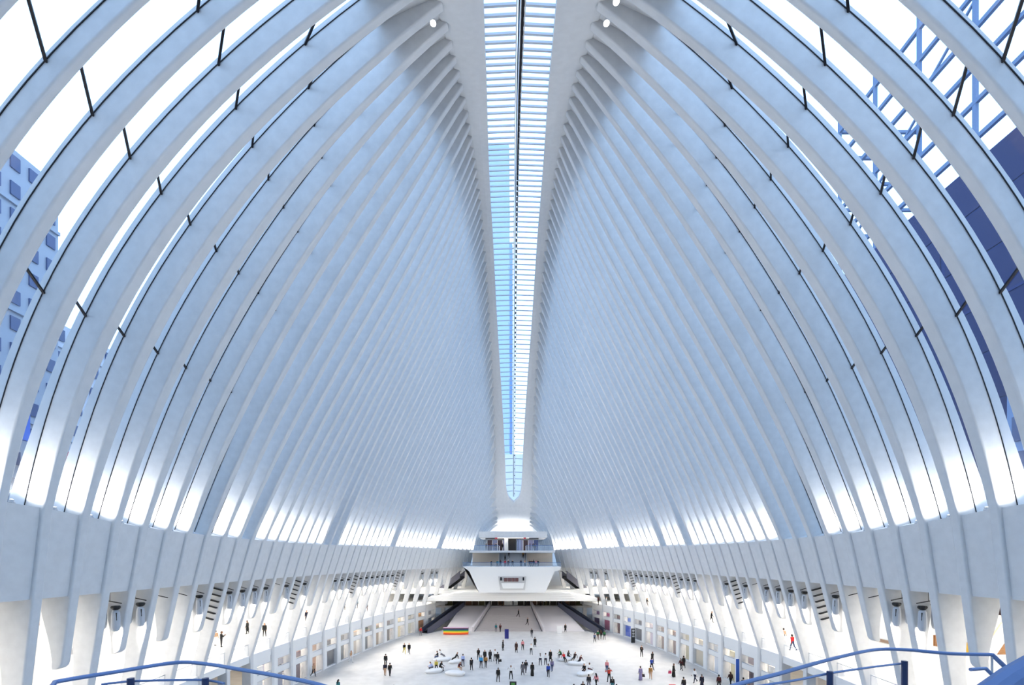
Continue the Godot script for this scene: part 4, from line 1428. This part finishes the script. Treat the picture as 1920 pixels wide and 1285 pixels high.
func people() -> void:
	var toward := 0.0
	var away := PI
	# [x, y of the feet in pixels, pose, turn, top, trousers, where]
	var floor_people := [
		[658, 1243, "walk", 1.2, "beige", "white", "close to the left shop windows"],
		[723, 1250, "stand", away, "black", "black", "behind two friends on the left floor"],
		[722, 1268, "walk", away, "navy", "beige", "beside a companion on the left floor"],
		[731, 1269, "walk", away, "black", "charcoal", "beside a companion carrying a bag"],
		[758, 1227, "walk", 0.4, "black", "yellow", "arm in arm near the left shops"],
		[767, 1227, "walk", 0.2, "black", "navy", "arm in arm near the left shops"],
		[634, 1304, "long_hair", away, "teal", "black", "at the near left edge of the floor"],
		[738, 1316, "stand", away, "maroon", "black", "alone at the near edge of the floor"],
		[789, 1193, "stand", 0.5, "red", "grey", "beside the left escalator foot"],
		[868, 1250, "stand", away, "pale blue", "navy", "beside the left white benches"],
		[897, 1238, "phone", 0.3, "black", "black", "among the standing group"],
		[902, 1253, "stand", away, "sky blue", "navy", "among the standing group"],
		[909, 1241, "coat", toward, "black", "black", "among the standing group"],
		[911, 1253, "walk", away, "tan", "black", "among the standing group"],
		[919, 1241, "coat", away, "charcoal", "black", "among the standing group"],
		[928, 1240, "stand", 0.5, "white", "black", "among the standing group"],
		[933, 1246, "stand", away, "black", "charcoal", "with a bag in the group by the benches"],
		[884, 1258, "walk", away, "charcoal", "black", "alone between benches and standing group"],
		[943, 1220, "coat", 1.3, "black", "black", "before the blue information sign"],
		[934, 1279, "stand", away, "black", "black", "alone on the open floor with arms down"],
		[930, 1186, "stand", away, "teal", "grey", "at the foot of the far stairs"],
		[938, 1186, "walk", away, "maroon", "black", "at the foot of the far stairs"],
		[958, 1274, "elbows", toward, "white", "black", "photographing on the open floor"],
		[968, 1224, "coat", toward, "brown", "black", "alone past the blue sign"],
		[980, 1220, "stand", away, "pink", "black", "alone past the blue sign"],
		[996, 1228, "stand", toward, "white", "black", "beside a person in a black coat"],
		[997, 1196, "walk", 0.3, "charcoal", "grey", "walking down from the far stairs"],
		[1003, 1214, "coat", away, "black", "black", "between the stairs and the open floor"],
		[980, 1267, "coat", away, "grey", "charcoal", "with a companion in mid floor"],
		[986, 1263, "walk", away, "black", "grey", "with a companion in mid floor"],
		[998, 1268, "robe", away, "black", "black", "alone in mid floor"],
		[1013, 1248, "long_hair", away, "white", "navy", "in the loose group in mid floor"],
		[1023, 1248, "stand", away, "white", "navy", "in the loose group in mid floor"],
		[1032, 1241, "coat", toward, "black", "black", "in the loose group in mid floor"],
		[1028, 1271, "walk", away, "blue", "charcoal", "in the loose group in mid floor"],
		[1035, 1261, "stride", away, "lilac", "denim", "in the loose group in mid floor"],
		[1115, 1206, "walk", away, "denim", "black", "by the foot of the right escalator"],
		[1121, 1200, "stand", toward, "green", "maroon", "by the foot of the right escalator"],
		[1127, 1199, "stand", away, "brown", "black", "by the foot of the right escalator"],
		[1133, 1200, "stand", away, "green", "black", "next to the purple poster"],
		[1060, 1186, "coat", toward, "black", "black", "beside the small white cabinet"],
		[1104, 1293, "stand", away, "charcoal", "grey", "nearest the right benches"],
		[1118, 1291, "stride", away, "pink", "black", "nearest the right benches"],
		[1093, 1308, "stand", away, "black", "black", "in front of the right benches"],
		[1076, 1314, "stand", away, "brown", "black", "in front of the right benches"],
		[1138, 1263, "walk", toward, "pink", "denim", "between the right benches and shops"],
		[1142, 1279, "elbows", away, "orange red", "black", "between the right benches and shops"],
		[1148, 1298, "long_hair", away, "black", "teal", "between the right benches and shops"],
		[1156, 1314, "stand", away, "maroon", "black", "at the near right edge of the floor"],
		[1203, 1232, "phone", toward, "black", "charcoal", "before the blue shop window"],
		[1223, 1245, "walk", 0.5, "black", "black", "before the blackboard shop window"],
		[1222, 1258, "walk", away, "blue", "charcoal", "before the blackboard shop window"],
		[1220, 1275, "walk", away, "tan", "beige", "before the blackboard shop window"],
		[1201, 1276, "robe", away, "lilac", "black", "with a dark bag"],
		[1263, 1270, "robe", 1.1, "black", "black", "carrying a pink bag past the shops"],
		[1277, 1259, "stride", away, "maroon", "charcoal", "near the tan shop door"],
		[1282, 1254, "coat", away, "black", "black", "near the tan shop door"],
		[1282, 1299, "stand", away, "black", "navy", "at the near right edge of the floor"],
		[1303, 1281, "walk", -1.0, "white", "navy", "striding past the khaki shop window"],
		[1316, 1293, "coat", away, "navy", "black", "near the khaki shop window"],
		[1348, 1294, "stand", away, "maroon", "black", "near the beige shop window"],
		[1394, 1300, "stand", away, "charcoal", "black", "beside the blue feather banner"],
		[1370, 1288, "stride", away, "brown", "black", "beside the blue feather banner"],
		[1403, 1310, "stand", away, "navy", "grey", "beyond the right railing"],
		[588, 1270, "walk", 1.0, "beige", "charcoal", "near the orange framed shop window"],
	]
	for q in floor_people:
		person(on_level(q[0], q[1], 0), q[2], q[3] + rng.randf_range(-0.3, 0.3), q[4], q[5], q[6])
	# people on the benches: [x, y of the bench pixel they sit at, ...]; feet on the floor
	for q in [
		[821, 1238, "sit", -1.4, "black", "denim", "on the left white benches"], [828, 1234, "recline", 1.2, "white", "grey", "on the left white benches"],
		[854, 1240, "recline", -1.2, "black", "black", "on the left white benches"], [811, 1259, "sit_lean", -1.1, "pale blue", "grey", "on the left white benches"],
		[818, 1256, "sit", 0.2, "yellow", "black", "on the left white benches"], [825, 1258, "sit_lean", 1.0, "black", "black", "on the left white benches"],
		[860, 1259, "sit_lean", 0.9, "maroon", "beige", "on the left white benches"],
		[1052, 1234, "sit_lean", -1.0, "green", "black", "on the right white benches"], [1058, 1241, "recline", 0.3, "red", "black", "on the right white benches"],
		[1065, 1237, "sit", 0.8, "charcoal", "black", "on the right white benches"], [1077, 1240, "recline", -0.6, "brown", "black", "on the right white benches"],
		[1087, 1246, "recline", -0.9, "maroon", "black", "on the right white benches"], [1096, 1264, "sit", -0.6, "black", "brown", "on the right white benches"],
		[1104, 1262, "sit", 0.7, "white", "maroon", "on the right white benches"]]:
		person(on_level(q[0], q[1], 0), q[2], q[3], q[4], q[5], q[6])
	bag(on_level(1256, 1270, 0) + Vector3(0, 0.75, 0), Color(0.72, 0.22, 0.36), "bright pink shopping bag carried beside a black robe")
	bag(on_level(936, 1246, 0) + Vector3(0.15, 0.65, 0), Color(0.05, 0.05, 0.06), "black handbag hanging beside the standing group")
	bag(on_level(1206, 1276, 0) + Vector3(0, 0.7, 0), Color(0.16, 0.1, 0.1), "dark brown bag beside the person in lilac")
	# people on the far stairs and concourse
	var h := 4.3
	for q in [[972, 1161, 0.5, "charcoal", "black"], [989, 1173, 0.18, "black", "black"], [985, 1141, 1.02, "black", "charcoal"], [993, 1142, 1.02, "black", "navy"]]:
		var d: float = lerpf(88, 97, minf(q[2], 1.0)) + 0.2
		var step: float = h * (floorf(minf(q[2], 0.999) * 24) + 1) / 24.0
		person(Vector3((q[0] - 960) * d / F, step, -d), "walk", rng.randf_range(0, 6), q[3], q[4], "on the far staircase")
	for q in [[942, "black"], [962, "navy"], [1014, "charcoal"], [1020, "white"], [1028, "black"], [1033, "black"], [1046, "navy"], [1050, "black"], [918, "brown"]]:
		person(Vector3((q[0] - 960) * 97.7 / F, h, -97.5 - 0.25 * (q[0] % 3)), "stand", rng.randf_range(0, 6), q[1], "black", "on the far concourse")
	# people on the far balconies
	for q in [[921, "black", "phone"], [933, "teal", "stand"], [938, "navy", "stand"], [947, "red", "stand"], [953, "brown", "stand"], [961, "charcoal", "stand"], [977, "navy", "coat"], [984, "beige", "phone"], [993, "black", "stand"], [997, "maroon", "stand"], [1001, "navy", "stand"], [1005, "pink", "stand"], [1009, "black", "stand"]]:
		person(Vector3((q[0] - 960) * 87.8 / F, 13.12, -87.8 - 0.55 * (q[0] % 3)), q[2], rng.randf_range(-0.5, 0.5), q[1], "black", "at the lower far balcony rail", 0.97)
	for q in [[911, "black"], [916, "maroon"], [922, "brown"], [926, "charcoal"], [930, "black"], [942, "black"], [994, "navy"], [1000, "charcoal"], [1004, "denim"]]:
		person(Vector3((q[0] - 960) * 93.0 / F, 16.75, -93.0 - 0.6 * (q[0] % 3)), "stand", rng.randf_range(0, 6), q[1], "black", "on the upper far balcony", 0.97)
	for q in [[947, 3, "grey"], [954, 6, "maroon"], [981, 5, "tan"]]:
		person(Vector3((q[0] - 960) * 94.0 / F, 13.15 + 3.6 * (q[1] + 1) / 12.0, -92.7 - 0.3 * q[1]), "walk", 0.2, q[2], "black", "on the stairs between the far balconies", 0.97)
	# people on the mezzanines
	for q in [[404, 1212, "walk", "beige", "white", "left"], [415, 1214, "phone", "black", "charcoal", "left"], [464, 1189, "coat", "black", "black", "left"], [496, 1195, "long_hair", "black", "charcoal", "left"], [645, 1144, "stand", "maroon", "brown", "left"], [687, 1147, "stand", "charcoal", "maroon", "left"], [669, 1141, "stand", "teal", "grey", "left"], [575, 1166, "coat", "navy", "navy", "left"], [1469, 1207, "walk", "beige", "navy", "right"], [1486, 1221, "walk", "red", "denim", "right"], [1334, 1168, "walk", "black", "charcoal", "right"], [1213, 1138, "stride", "black", "brown", "right"], [1137, 1135, "stand", "white", "black", "right"], [1122, 1135, "stand", "maroon", "black", "right"]]:
		person(on_level(q[0], q[1], MEZZ), q[2], rng.randf_range(0, 6), q[3], q[4], "on the %s mezzanine" % q[5])
